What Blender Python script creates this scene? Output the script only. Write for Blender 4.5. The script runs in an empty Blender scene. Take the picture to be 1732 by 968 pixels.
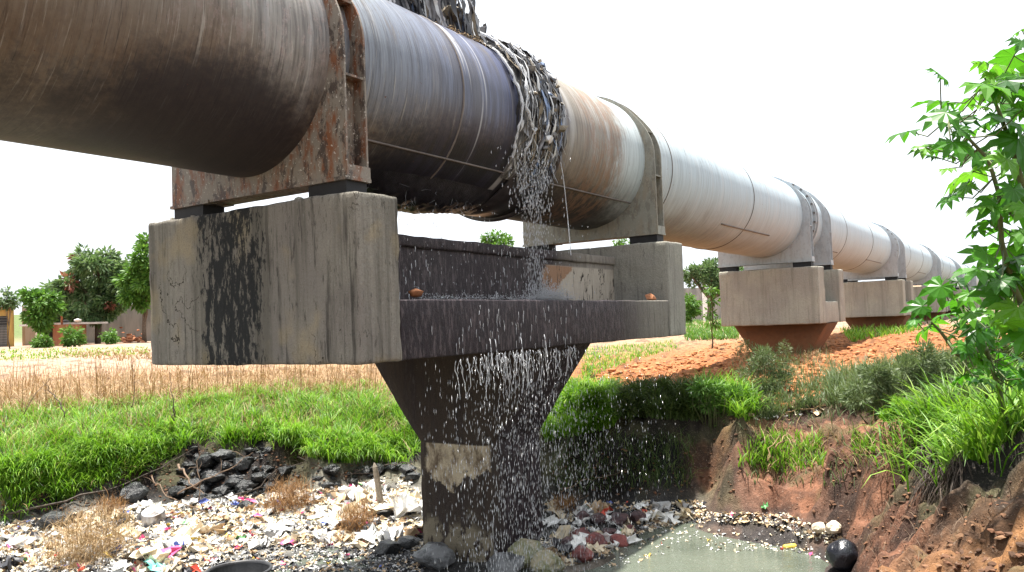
import bpy, bmesh, math, random
import numpy as np
from mathutils import Vector, Matrix, noise as mnoise
S = bpy.context.scene
COL = S.collection
rng = np.random.default_rng(7)
random.seed(7)

# ------------------------------------------------------------ camera, world, sun, exposure
F = 1379.8
M = np.array([[0.5467614, 0.01678418, 0.83712022],
              [-0.83646415, 0.05530325, 0.54522407],
              [-0.03714433, -0.99832852, 0.04427704]])      # columns: image right, image down, view direction
cam_d = bpy.data.cameras.new('camera')
cam = bpy.data.objects.new('camera', cam_d)
COL.objects.link(cam)
cam_d.sensor_fit = 'HORIZONTAL'
cam_d.sensor_width = 36.0
cam_d.lens = 36.0 * F / 1732.0
cam_d.clip_start = 0.05
cam_d.clip_end = 6000
cam.matrix_world = Matrix(((M[0, 0], -M[0, 1], -M[0, 2], 0), (M[1, 0], -M[1, 1], -M[1, 2], 0),
                           (M[2, 0], -M[2, 1], -M[2, 2], 0), (0, 0, 0, 1)))
S.camera = cam

SUN = Vector((0.06, 0.13, 0.98)).normalized()
sun_el = math.asin(SUN.z)
sun_az = math.atan2(SUN.x, SUN.y)
W = bpy.data.worlds.new('World')
S.world = W
W.use_nodes = True
wn, wl = W.node_tree.nodes, W.node_tree.links
wn.clear()
sky = wn.new('ShaderNodeTexSky')
sky.sky_type = 'NISHITA'
sky.sun_disc = False
sky.sun_elevation = sun_el
sky.sun_rotation = sun_az
sky.air_density = 1.0
sky.dust_density = 4.0
sky.ozone_density = 1.0
hs = wn.new('ShaderNodeHueSaturation')
hs.inputs['Saturation'].default_value = 0.25
mx = wn.new('ShaderNodeMix')
mx.data_type = 'RGBA'
mx.inputs[0].default_value = 0.55
mx.inputs[7].default_value = (9.0, 9.5, 10.2, 1)     # bright even haze over the whole sky
bg = wn.new('ShaderNodeBackground')
bg.inputs['Strength'].default_value = 0.078
wo = wn.new('ShaderNodeOutputWorld')
wl.new(sky.outputs[0], hs.inputs['Color'])
wl.new(hs.outputs[0], mx.inputs[6])
wl.new(mx.outputs[2], bg.inputs['Color'])
wl.new(bg.outputs[0], wo.inputs['Surface'])
sd = bpy.data.lights.new('sun', 'SUN')
sd.energy = 5.0
sd.angle = math.radians(1.2)
sd.color = (1.0, 0.95, 0.87)
so = bpy.data.objects.new('sun', sd)
COL.objects.link(so)
so.rotation_euler = SUN.to_track_quat('Z', 'Y').to_euler()
S.view_settings.view_transform = 'Standard'
S.view_settings.look = 'None'
S.view_settings.gamma = 1
S.view_settings.use_curve_mapping = False
S.view_settings.exposure = 1.5
S.render.engine = 'CYCLES'
S.cycles.max_bounces = 6
S.cycles.transparent_max_bounces = 8

# ------------------------------------------------------------ survey helpers: photo bearings to places in the world
def ray(px, py):
    return M @ np.array([px - 866, py - 484, F])
def PD(px, py, d):
    return ray(px, py) * d / F
def PZ(px, py, z):
    r = ray(px, py)
    return r * z / r[2]
AX_Y, AX_Z, PR = 6.38, 2.606, 1.10       # pipe axis and radius

# ------------------------------------------------------------ object helpers
def mesh_np(name, V, Fc, mats=(), smooth=False, midx=None):
    """fast mesh from arrays; Fc is (n,3) or (n,4)"""
    V = np.asarray(V, dtype=np.float32)
    Fc = np.asarray(Fc, dtype=np.int32)
    me = bpy.data.meshes.new(name)
    n, k = Fc.shape
    me.vertices.add(len(V))
    me.vertices.foreach_set('co', V.ravel())
    me.loops.add(n * k)
    me.loops.foreach_set('vertex_index', Fc.ravel())
    me.polygons.add(n)
    me.polygons.foreach_set('loop_start', np.arange(0, n * k, k, dtype=np.int32))
    me.polygons.foreach_set('loop_total', np.full(n, k, dtype=np.int32))
    if midx is not None:
        me.polygons.foreach_set('material_index', np.asarray(midx, dtype=np.int32))
    me.polygons.foreach_set('use_smooth', np.full(n, smooth, dtype=bool))
    for m in mats:
        me.materials.append(m)
    me.update(calc_edges=True)
    me.validate()
    return me
def base_of(parent):
    if parent is None:
        return Vector((0, 0, 0))
    return Vector(parent['_w'])
def put(name, me, parent=None, loc=None):
    """link a mesh whose vertices are in world coordinates; shift them to the object's own origin"""
    o = bpy.data.objects.new(name, me)
    COL.objects.link(o)
    if parent is not None:
        w = base_of(parent)
        if loc is None: loc = w
        loc = Vector(loc)
        me.transform(Matrix.Translation(-loc))
        o.parent = parent
        o.location = loc - w
        o['_w'] = tuple(loc)
    else:
        if loc is None: loc = Vector((0, 0, 0))
        loc = Vector(loc)
        me.transform(Matrix.Translation(-loc))
        o.location = loc
        o['_w'] = tuple(loc)
    return o
def tag(o, label=None, cat=None, group=None, kind=None):
    if label: o['label'] = label
    if cat: o['category'] = cat
    if group: o['group'] = group
    if kind: o['kind'] = kind
    return o
def thing(name, label, cat, loc=(0, 0, 0), group=None):
    o = bpy.data.objects.new(name, None)
    COL.objects.link(o)
    o.location = loc
    o['_w'] = tuple(float(v) for v in loc)
    return tag(o, label, cat, group)
def copy_tree(o, parent=None):
    c = o.copy()
    COL.objects.link(c)
    c.parent = parent
    for ch in list(o.children):
        copy_tree(ch, c)
    return c
def bm_mesh(name, bm, mat, smooth=False):
    me = bpy.data.meshes.new(name)
    bm.normal_update()
    bm.to_mesh(me)
    bm.free()
    for m in (mat if isinstance(mat, (list, tuple)) else [mat]):
        me.materials.append(m)
    me.polygons.foreach_set('use_smooth', np.full(len(me.polygons), smooth, dtype=bool))
    return me
def bm_box(bm, x0, x1, y0, y1, z0, z1):
    g = bmesh.ops.create_cube(bm, size=1)
    for v in g['verts']:
        v.co = Vector((x0 + (v.co.x + .5) * (x1 - x0), y0 + (v.co.y + .5) * (y1 - y0), z0 + (v.co.z + .5) * (z1 - z0)))
    return g['verts']
def beam(name, x0, x1, y0, y1, z0, z1, mat, parent, bev=0.025, rough=0.006, cuts=14):
    """cast concrete beam: bevelled, then roughened along faces and arrises"""
    bm = bmesh.new()
    bm_box(bm, x0, x1, y0, y1, z0, z1)
    bmesh.ops.bevel(bm, geom=bm.edges[:], offset=bev, segments=2, affect='EDGES', profile=.6)
    for ax in range(3):
        lo, hi = ((x0, x1), (y0, y1), (z0, z1))[ax]
        n = max(1, int((hi - lo) / (1.0 / cuts)))
        for i in range(1, n):
            p = Vector((0, 0, 0)); p[ax] = lo + (hi - lo) * i / n
            nrm = Vector((0, 0, 0)); nrm[ax] = 1
            bmesh.ops.bisect_plane(bm, geom=bm.verts[:] + bm.edges[:] + bm.faces[:], plane_co=p, plane_no=nrm)
    bm.normal_update()
    for v in bm.verts:
        e = 1.0
        k = mnoise.noise(v.co * 3.1) * .7 + mnoise.noise(v.co * 9.0) * .5
        nedge = sum(1 for ax, (lo, hi) in enumerate(((x0, x1), (y0, y1), (z0, z1))) if min(abs(v.co[ax] - lo), abs(v.co[ax] - hi)) < bev * 1.1)
        if nedge >= 2: e = 2.2
        v.co += v.normal * (k * rough * e - (0.004 if nedge >= 2 else 0))
    return put(name, bm_mesh(name, bm, mat, True), parent)
def tube(pts, rad, seg=6, cap=True):
    """swept tube -> (V, F quads)"""
    pts = [Vector(p) for p in pts]
    n = len(pts)
    if not hasattr(rad, '__len__'): rad = [rad] * n
    V, Fc = [], []
    up = Vector((0.13, 0.21, 0.97))
    for i, p in enumerate(pts):
        t = (pts[min(i + 1, n - 1)] - pts[max(i - 1, 0)])
        if t.length < 1e-9: t = Vector((0, 0, 1))
        t.normalize()
        a = t.cross(up)
        if a.length < .05: a = t.cross(Vector((1, 0, 0)))
        a.normalize(); b = t.cross(a)
        for k in range(seg):
            an = 2 * math.pi * k / seg
            V.append(tuple(p + (a * math.cos(an) + b * math.sin(an)) * rad[i]))
    for i in range(n - 1):
        for k in range(seg):
            k2 = (k + 1) % seg
            Fc.append((i * seg + k, i * seg + k2, (i + 1) * seg + k2, (i + 1) * seg + k))
    if cap:
        for i0 in (0, (n - 1) * seg):
            c = len(V); V.append(tuple(pts[0] if i0 == 0 else pts[-1]))
            for k in range(0, seg, 1):
                a_, b_ = i0 + k, i0 + (k + 1) % seg
                Fc.append((a_, b_, c, c) if False else (b_, a_, c, a_))
    return V, Fc
class MB:
    """collects pieces of ONE object"""
    def __init__(s): s.V, s.F, s.n = [], [], 0; s.mi = []
    def add(s, V, Fc, mi=0):
        for f in Fc:
            g = []
            for i in f:
                if i not in g: g.append(i)
            if len(g) >= 3:
                s.F.append(tuple(i + s.n for i in g)); s.mi.append(mi)
        s.V += [tuple(v) for v in V]; s.n += len(V)
    def tube(s, pts, rad, seg=6, mi=0):
        V, Fc = tube(pts, rad, seg, True)
        s.add(V, Fc, mi)
    def build(s, name, mats, parent=None, smooth=True, loc=None):
        me = bpy.data.meshes.new(name)
        me.from_pydata(s.V, [], s.F)
        for m in (mats if isinstance(mats, (list, tuple)) else [mats]): me.materials.append(m)
        me.polygons.foreach_set('use_smooth', np.full(len(me.polygons), smooth, dtype=bool))
        me.polygons.foreach_set('material_index', np.array(s.mi, dtype=np.int32))
        me.update()
        return put(name, me, parent, loc)

# ------------------------------------------------------------ material helpers
class NT:
    def __init__(s, name, rough=0.8, spec=0.3, metal=0.0):
        s.m = bpy.data.materials.new(name); s.m.use_nodes = True
        s.t = s.m.node_tree; s.N = s.t.nodes; s.L = s.t.links
        s.b = s.N['Principled BSDF']
        s.b.inputs['Roughness'].default_value = rough
        s.b.inputs['Specular IOR Level'].default_value = spec
        s.b.inputs['Metallic'].default_value = metal
        s._pos = None
    def pos(s):
        if s._pos is None: s._pos = s.N.new('ShaderNodeNewGeometry').outputs['Position']
        return s._pos
    def island(s):
        return s.N.new('ShaderNodeNewGeometry').outputs['Random Per Island']
    def objrand(s):
        return s.N.new('ShaderNodeObjectInfo').outputs['Random']
    def noise(s, scale, detail=4, rough=.55, vec=None, stretch=None, dist=0, off=(0, 0, 0)):
        v = vec or s.pos()
        if stretch or off != (0, 0, 0):
            mp = s.N.new('ShaderNodeMapping')
            mp.inputs['Scale'].default_value = stretch or (1, 1, 1)
            mp.inputs['Location'].default_value = off
            s.L.new(v, mp.inputs['Vector']); v = mp.outputs[0]
        n = s.N.new('ShaderNodeTexNoise')
        n.inputs['Scale'].default_value = scale; n.inputs['Detail'].default_value = detail
        n.inputs['Roughness'].default_value = rough; n.inputs['Distortion'].default_value = dist
        s.L.new(v, n.inputs['Vector'])
        return n.outputs['Fac']
    def musg(s, scale, vec=None):
        n = s.N.new('ShaderNodeTexVoronoi'); n.inputs['Scale'].default_value = scale
        s.L.new(vec or s.pos(), n.inputs['Vector'])
        return n.outputs['Distance']
    def ramp(s, fac, stops, interp='LINEAR'):
        r = s.N.new('ShaderNodeValToRGB'); cr = r.color_ramp; cr.interpolation = interp
        while len(cr.elements) > 1: cr.elements.remove(cr.elements[-1])
        cr.elements[0].position = stops[0][0]; cr.elements[0].color = s.c4(stops[0][1])
        for p, c in stops[1:]:
            e = cr.elements.new(p); e.color = s.c4(c)
        s.L.new(fac, r.inputs[0])
        return r.outputs[0]
    def c4(s, c):
        if not hasattr(c, '__len__'): c = (c, c, c)
        return (c[0], c[1], c[2], 1)
    def step(s, fac, a, b):
        mr = s.N.new('ShaderNodeMapRange'); mr.interpolation_type = 'SMOOTHSTEP'
        mr.inputs['From Min'].default_value = a; mr.inputs['From Max'].default_value = b
        s.L.new(fac, mr.inputs['Value'])
        return mr.outputs[0]
    def mix(s, fac, a, b, mode='MIX'):
        m = s.N.new('ShaderNodeMix'); m.data_type = 'RGBA'; m.blend_type = mode
        for i, v in ((0, fac), (6, a), (7, b)):
            if hasattr(v, 'links'): s.L.new(v, m.inputs[i])
            elif i == 0: m.inputs[0].default_value = v
            else: m.inputs[i].default_value = s.c4(v)
        return m.outputs[2]
    def math(s, op, a, b=None, c=None):
        m = s.N.new('ShaderNodeMath'); m.operation = op
        for i, v in enumerate((a, b, c)):
            if v is None: continue
            if hasattr(v, 'links'): s.L.new(v, m.inputs[i])
            else: m.inputs[i].default_value = v
        return m.outputs[0]
    def sep(s, vec=None):
        n = s.N.new('ShaderNodeSeparateXYZ'); s.L.new(vec or s.pos(), n.inputs[0]); return n.outputs
    def attr(s, name):
        n = s.N.new('ShaderNodeAttribute'); n.attribute_name = name; return n.outputs['Color']
    def out(s, color=None, bump=None, bstr=.4, bdist=.02, rough=None):
        if color is not None:
            if hasattr(color, 'links'): s.L.new(color, s.b.inputs['Base Color'])
            else: s.b.inputs['Base Color'].default_value = s.c4(color)
        if bump is not None:
            b = s.N.new('ShaderNodeBump'); b.inputs['Strength'].default_value = bstr
            b.inputs['Distance'].default_value = bdist
            s.L.new(bump, b.inputs['Height']); s.L.new(b.outputs[0], s.b.inputs['Normal'])
        if rough is not None:
            if hasattr(rough, 'links'): s.L.new(rough, s.b.inputs['Roughness'])
            else: s.b.inputs['Roughness'].default_value = rough
        return s.m
def simple(name, col, rough=.7, spec=.3, var=.25, scale=6, metal=0, bstr=.2):
    n = NT(name, rough, spec, metal)
    f = n.noise(scale)
    lo = tuple(c * (1 - var) for c in col); hi = tuple(min(1, c * (1 + var)) for c in col)
    return n.out(n.ramp(f, [(.3, lo), (.7, hi)]), n.noise(scale * 5), bstr, .01)
def leafmat(name, c1, c2, c3=None, trans=.35, rough=.5):
    """foliage: colour varies leaf by leaf, part of the light passes through"""
    n = NT(name, rough, .35)
    r = n.island()
    col = n.ramp(r, [(0, c1), (.6, c2), (1, c3 or c2)])
    col = n.mix(n.math('MULTIPLY', n.noise(1.3, 2), .6), col, tuple(c * .55 for c in c1))
    n.out(col)
    tr = n.N.new('ShaderNodeBsdfTranslucent')
    n.L.new(n.mix(.35, col, (c2[0] * 1.6, c2[1] * 1.5, c2[2] * .7)), tr.inputs['Color'])
    ms = n.N.new('ShaderNodeMixShader'); ms.inputs[0].default_value = trans
    n.L.new(n.b.outputs[0], ms.inputs[1]); n.L.new(tr.outputs[0], ms.inputs[2])
    n.L.new(ms.outputs[0], n.N['Material Output'].inputs['Surface'])
    return n.m

# ---- steel pipe: dirt runs round the circumference, rust and soot by place
def pipe_material():
    n = NT('weathered_steel_pipe', .5, .35, .0)
    X, Y, Z = n.sep()
    runs = n.noise(1.0, 7, .68, stretch=(30, .9, .9))
    runs2 = n.noise(1.0, 3, .6, stretch=(7, .6, .6), off=(3, 1, 2))
    blot = n.noise(1.4, 6, .62)
    fine = n.noise(14, 5, .7)
    speck = n.noise(45, 3, .7)
    xj = n.math('ADD', X, n.math('MULTIPLY_ADD', blot, 1.6, -.8))
    # base tint by stretch of pipe
    base = n.ramp(n.math('DIVIDE', n.math('ADD', xj, 5), 30), [
        (0.0, (.20, .19, .12)), (.20, (.20, .19, .125)), (.27, (.27, .265, .23)), (.335, (.25, .235, .22)), (.36, (.19, .215, .25)),
        (.43, (.10, .115, .19)), (.475, (.075, .085, .16)), (.485, (.24, .215, .18)), (.538, (.27, .24, .20)), (.546, (.46, .51, .52)), (.65, (.43, .51, .56)), (1.0, (.43, .52, .58))])
    c = n.mix(n.math('MULTIPLY', n.step(runs, .42, .66), n.math('MULTIPLY_ADD', n.step(X, 12.5, 10.5), .38, .40)), base, n.mix(.68, base, (.03, .025, .03)))
    c = n.mix(n.math('MULTIPLY', n.step(runs2, .5, .72), .35), c, (.55, .55, .55))
    # rust-brown, plus painted underside shade, over the lower half, strongest on the old stretches
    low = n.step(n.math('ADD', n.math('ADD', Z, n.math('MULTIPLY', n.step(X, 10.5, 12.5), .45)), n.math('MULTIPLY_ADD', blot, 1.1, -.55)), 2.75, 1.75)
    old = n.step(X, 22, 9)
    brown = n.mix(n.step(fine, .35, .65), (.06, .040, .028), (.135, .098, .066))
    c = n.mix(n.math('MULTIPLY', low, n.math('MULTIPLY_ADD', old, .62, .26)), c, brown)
    # speckled rust spots, flaking paint near the first saddle
    flk = n.math('MULTIPLY', n.step(n.math('ABSOLUTE', n.math('SUBTRACT', X, 4.5)), 1.4, .5), n.math('MULTIPLY', n.step(Z, 2.0, 2.5), n.step(n.noise(9, 6, .8, stretch=(1.6, .7, .7)), .50, .60)))
    c = n.mix(n.math('MULTIPLY', flk, .65), c, n.mix(speck, (.45, .45, .46), (.20, .09, .05)))
    # soot-black stains
    def patch(cx, w, zc, h, k=1.0):
        dx = n.math('DIVIDE', n.math('SUBTRACT', xj, cx), w)
        dz = n.math('DIVIDE', n.math('SUBTRACT', n.math('ADD', Z, n.math('MULTIPLY_ADD', n.math('ADD', n.math('MULTIPLY', fine, .5), n.math('MULTIPLY', runs, .5)), .7, -.35)), zc), h)
        d = n.math('ADD', n.math('MULTIPLY', dx, dx), n.math('MULTIPLY', dz, dz))
        return n.math('MULTIPLY', n.step(d, 1.5, .45), k)
    c = n.mix(patch(2.9, 1.5, 2.35, .45, .5), c, (.105, .062, .036))
    c = n.mix(n.math('MULTIPLY', n.step(n.noise(1.0, 6, .7, stretch=(60, 2.5, 2.5), off=(1, 9, 1)), .55, .68), n.step(X, 9, 7)), c, n.mix(.6, c, (.01, .01, .012)))
    c = n.mix(n.math('MULTIPLY', n.math('MULTIPLY', n.step(n.noise(1.0, 5, .7, stretch=(45, 2, 2), off=(5, 3, 1)), .56, .68), .45), n.step(X, 8.6, 7)), c, (.42, .40, .36))
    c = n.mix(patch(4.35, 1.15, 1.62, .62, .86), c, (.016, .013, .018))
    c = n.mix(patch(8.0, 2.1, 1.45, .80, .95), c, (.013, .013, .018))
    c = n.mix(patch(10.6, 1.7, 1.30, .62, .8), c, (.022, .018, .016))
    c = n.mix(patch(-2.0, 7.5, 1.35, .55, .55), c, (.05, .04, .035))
    # dark wet streaks beside the leak
    wet = n.math('MULTIPLY', n.step(n.math('ABSOLUTE', n.math('SUBTRACT', X, 7.8)), 1.5, .7), n.step(runs2, .48, .60))
    c = n.mix(n.math('MULTIPLY', wet, .7), c, (.03, .028, .045))
    wr = n.math('MULTIPLY', n.step(n.math('ABSOLUTE', n.math('SUBTRACT', X, 7.6)), 1.2, .8), n.step(n.noise(1.0, 2, .5, stretch=(9, .3, .3), off=(7, 0, 0)), .60, .68))
    c = n.mix(n.math('MULTIPLY', wr, .55), c, (.62, .62, .64))
    spots = n.step(n.noise(11, 3, .8, off=(5, 5, 5)), .70, .73)
    c = n.mix(n.math('MULTIPLY', spots, .85), c, (.10, .035, .02))
    flk2 = n.math('MULTIPLY', n.step(n.math('ABSOLUTE', n.math('SUBTRACT', X, 11.1)), 1.3, .6), n.math('MULTIPLY', n.step(X, 11.6, 11.2), n.step(n.noise(5, 7, .8, stretch=(2, .7, .7)), .46, .56)))
    c = n.mix(n.math('MULTIPLY', n.math('MULTIPLY', n.step(n.noise(1.0, 6, .75, stretch=(14, 1.6, 1.6), off=(8, 1, 1)), .56, .62), n.step(Z, 2.5, 3.2)), .7), c, (.10, .08, .065))
    c = n.mix(n.math('MULTIPLY', flk2, .6), c, (.22, .12, .07))
    rough = n.math('MULTIPLY_ADD', n.step(n.math('ABSOLUTE', n.math('SUBTRACT', X, 7.6)), 2.2, .9), -.18, .58)
    return n.out(c, n.math('ADD', n.math('MULTIPLY', runs, .6), n.math('MULTIPLY', speck, .35)), .35, .012, rough)
# ---- concrete
def concrete(name, base=(.34, .315, .27), dark=(.03, .028, .026), band=None, wet=None, patch=None, amount=.5):
    n = NT(name, .9, .12)
    X, Y, Z = n.sep()
    big = n.noise(1.1, 5, .6)
    fine = n.noise(22, 6, .7)
    run = n.noise(1.0, 7, .68, stretch=(13, 13, .75))
    run2 = n.noise(1.0, 4, .65, stretch=(4.6, 4.6, .22), off=(2, 5, 1))
    tick = n.noise(1.0, 5, .8, stretch=(26, 26, 5.0))
    pit = n.noise(34, 4, .8)
    c = n.mix(fine, tuple(v * .78 for v in base), tuple(min(1, v * 1.18) for v in base))
    c = n.mix(n.step(big, .35, .65), c, tuple((v * .8, v * .78, v * .82)[i] for i, v in enumerate(base)))
    c = n.mix(n.math('MULTIPLY', n.step(run2, .48, .66), amount), c, tuple(v * .42 for v in base))
    c = n.mix(n.math('MULTIPLY', n.step(run, .53, .68), amount * 1.1), c, dark)
    c = n.mix(n.math('MULTIPLY', n.step(tick, .56, .66), amount), c, dark)
    c = n.mix(n.math('MULTIPLY', n.step(tick, .38, .30), .35), c, (.5, .49, .47))
    c = n.mix(n.math('MULTIPLY', n.step(pit, .62, .68), .6), c, dark)
    c = n.mix(n.math('MULTIPLY', n.step(n.noise(1.6, 3, .5, off=(4, 0, 9)), .52, .66), .5), c, (.36, .29, .17)) if band else c
    c = n.mix(n.math('MULTIPLY', n.step(n.noise(70, 4, .8), .42, .62), .38), c, tuple(v * .45 for v in base))
    if band:      # mottled black algae band on the near beam (y0..y1)
        y0, y1 = band
        yj = n.math('ADD', Y, n.math('MULTIPLY_ADD', n.noise(2.2, 4, .6, stretch=(1, 1, .4)), .9, -.45))
        m = n.math('MULTIPLY', n.step(yj, y0 - .25, y0 + .45), n.step(yj, y1 + .25, y1 - .45))
        nz = n.noise(1.0, 7, .74, stretch=(15, 15, 5.0), off=(1, 1, 4))
        mot = n.step(n.math('ADD', nz, n.math('MULTIPLY_ADD', m, .34, -.30)), .46, .53)
        c = n.mix(n.math('MULTIPLY', m, .40), c, (.09, .085, .07))
        c = n.mix(n.math('MULTIPLY', mot, .93), c, (.016, .018, .020))
        # a crack and a flaked scar on the face
        v = n.math('ABSOLUTE', n.math('SUBTRACT', n.noise(1.0, 5, .6, stretch=(1.6, 1.6, 1.3), off=(2, 7, 3)), .5))
        c = n.mix(n.math('MULTIPLY', n.step(v, .006, .002), n.step(n.noise(.8, 2, off=(1, 4, 4)), .52, .58)), c, (.03, .025, .02))
    if wet:       # soaked black by the leak (x0..x1)
        x0, x1, k = wet
        xj = n.math('ADD', X, n.math('MULTIPLY_ADD', run2, 1.6, -.8))
        m = n.math('MULTIPLY', n.step(xj, x0 - .3, x0 + .3), n.step(xj, x1 + .9, x1 - .6))
        m = n.math('MULTIPLY', m, k)
        c = n.mix(m, c, n.mix(n.math('MULTIPLY', n.step(tick, .48, .64), .8), n.mix(run, (.006, .006, .010), (.036, .026, .032)), (.11, .09, .095)))
        n.out(rough=n.math('MULTIPLY_ADD', m, -.42, .85))
    if patch:     # cleaner flaked plaster zone: fn(n, c) -> c
        c = patch(n, c)
    return n.out(c, n.math('ADD', fine, n.math('MULTIPLY', tick, .9)), .9, .016)

MT = {}
MT['pipe'] = pipe_material()
MT['sleeve'] = simple('soaked_black_steel', (.045, .04, .042), .35, .5, .6, 5)
MT['seam'] = simple('weld_seam', (.13, .11, .10), .6)
def saddle_mat(name, base, rust, k):
    n = NT(name, .6, .4)
    a = n.noise(1.0, 6, .7, stretch=(6, 6, 2.2)); b = n.noise(13, 6, .75)
    c = n.mix(b, tuple(v * .75 for v in base), base)
    c = n.mix(n.math('MULTIPLY', n.step(a, .45, .62), k), c, rust)
    c = n.mix(n.math('MULTIPLY', n.step(n.noise(1.0, 6, .75, stretch=(9, 9, 4), off=(3, 3, 3)), .50, .58), k * .85), c, (.04, .028, .024))
    c = n.mix(n.math('MULTIPLY', n.step(n.noise(30, 4, .7), .60, .66), k), c, (.5, .47, .42))
    return n.out(c, b, .5, .008)
MT['saddle_old'] = saddle_mat('rusty_saddle_steel', (.22, .19, .155), (.17, .065, .028), 1.0)
MT['saddle_mid'] = saddle_mat('stained_saddle_steel', (.27, .265, .225), (.24, .17, .10), .35)
MT['saddle_new'] = saddle_mat('pale_saddle_steel', (.42, .46, .49), (.33, .30, .27), .2)
MT['black'] = simple('black_rubber_pad', (.02, .02, .022), .7)
MT['rust'] = simple('rust', (.20, .085, .04), .85, .2, .4, 14)
MT['bolt'] = simple('dark_bolt_steel', (.10, .09, .085), .5, .5)
MT['conc_a'] = concrete('concrete_near_beam', (.265, .248, .212), band=(6.0, 7.2), amount=.75)
MT['conc_b'] = concrete('concrete_far_beam', (.33, .32, .275), amount=.45)
MT['conc_wet'] = concrete('concrete_soaked_ledge', (.22, .205, .175), wet=(5.0, 10.6, .96), amount=.7)
def plaster(n, c):
    X, Y, Z = n.sep()
    j = n.noise(3.0, 6, .7)
    xj = n.math('ADD', X, n.math('MULTIPLY_ADD', j, 1.3, -.65))
    m = n.math('MULTIPLY', n.step(xj, 9.75, 9.85), n.step(Z, .80, .77))
    c = n.mix(m, c, n.mix(n.noise(4, 5, .7, stretch=(3, 3, .8)), (.26, .22, .18), (.50, .45, .38)))
    br = n.math('MULTIPLY', m, n.step(n.math('ADD', n.math('MULTIPLY', xj, 1.2), n.math('MULTIPLY', Z, -1.5)), 11.6, 11.5))
    c = n.mix(br, c, (.27, .16, .10))
    ck = n.step(n.noise(1.0, 3, .6, stretch=(5.5, 5.5, 1.1), dist=1.6, off=(9, 2, 2)), .012, .0)
    v = n.math('ABSOLUTE', n.math('SUBTRACT', n.noise(1.0, 4, .6, stretch=(4.5, 4.5, 1.0), dist=.8, off=(9, 2, 2)), .5))
    return n.mix(n.math('MULTIPLY', n.step(v, .012, .006), m), c, (.04, .03, .025))
MT['conc_spine'] = concrete('concrete_spine_wall', (.30, .27, .23), wet=(4.0, 10.4, .93), patch=plaster, amount=.5)
def shaftpatch(n, c):
    X, Y, Z = n.sep()
    j = n.noise(3.5, 5, .65)
    zj = n.math('SUBTRACT', n.math('ADD', Z, n.math('MULTIPLY_ADD', j, .7, -.30)), n.math('MULTIPLY', n.math('ABSOLUTE', n.math('SUBTRACT', Y, 6.42)), .42))
    front = n.step(X, 8.36, 8.30)
    m = n.math('MULTIPLY', n.step(zj, -2.02, -1.97), n.step(Z, -1.50, -1.52))
    m = n.math('MULTIPLY', n.math('MULTIPLY', m, front), n.step(n.math('ADD', Y, n.math('MULTIPLY', j, .3)), 6.98, 6.90))
    fl = n.noise(7, 6, .7, stretch=(1, 1, .5))
    c = n.mix(m, c, n.mix(n.step(fl, .36, .6), (.13, .095, .065), (.46, .39, .28)))
    m2 = n.math('MULTIPLY', n.step(n.math('ADD', Z, n.math('MULTIPLY_ADD', j, .8, -.4)), -2.35, -2.65), n.step(fl, .42, .52))
    return n.mix(n.math('MULTIPLY', m2, n.math('MULTIPLY', front, .75)), c, (.24, .21, .15))
MT['conc_col'] = concrete('concrete_soaked_column', (.060, .047, .038), wet=(8.45, 12, .92), patch=shaftpatch, amount=.6)
MT['conc_clean'] = concrete('concrete_pale_beam', (.40, .395, .335), dark=(.14, .125, .10), amount=.38)
n = NT('earth_stained_column', .9, .2)
_, _, zz = n.sep()
f1 = n.noise(2.5, 5, .65)
MT['conc_red'] = n.out(n.mix(n.step(n.math('ADD', zz, n.math('MULTIPLY_ADD', f1, .8, -.4)), -.2, -.9), (.10, .062, .04), n.mix(n.noise(9, 5), (.15, .068, .034), (.25, .12, .06))), n.noise(20, 5), .4, .01)

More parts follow.
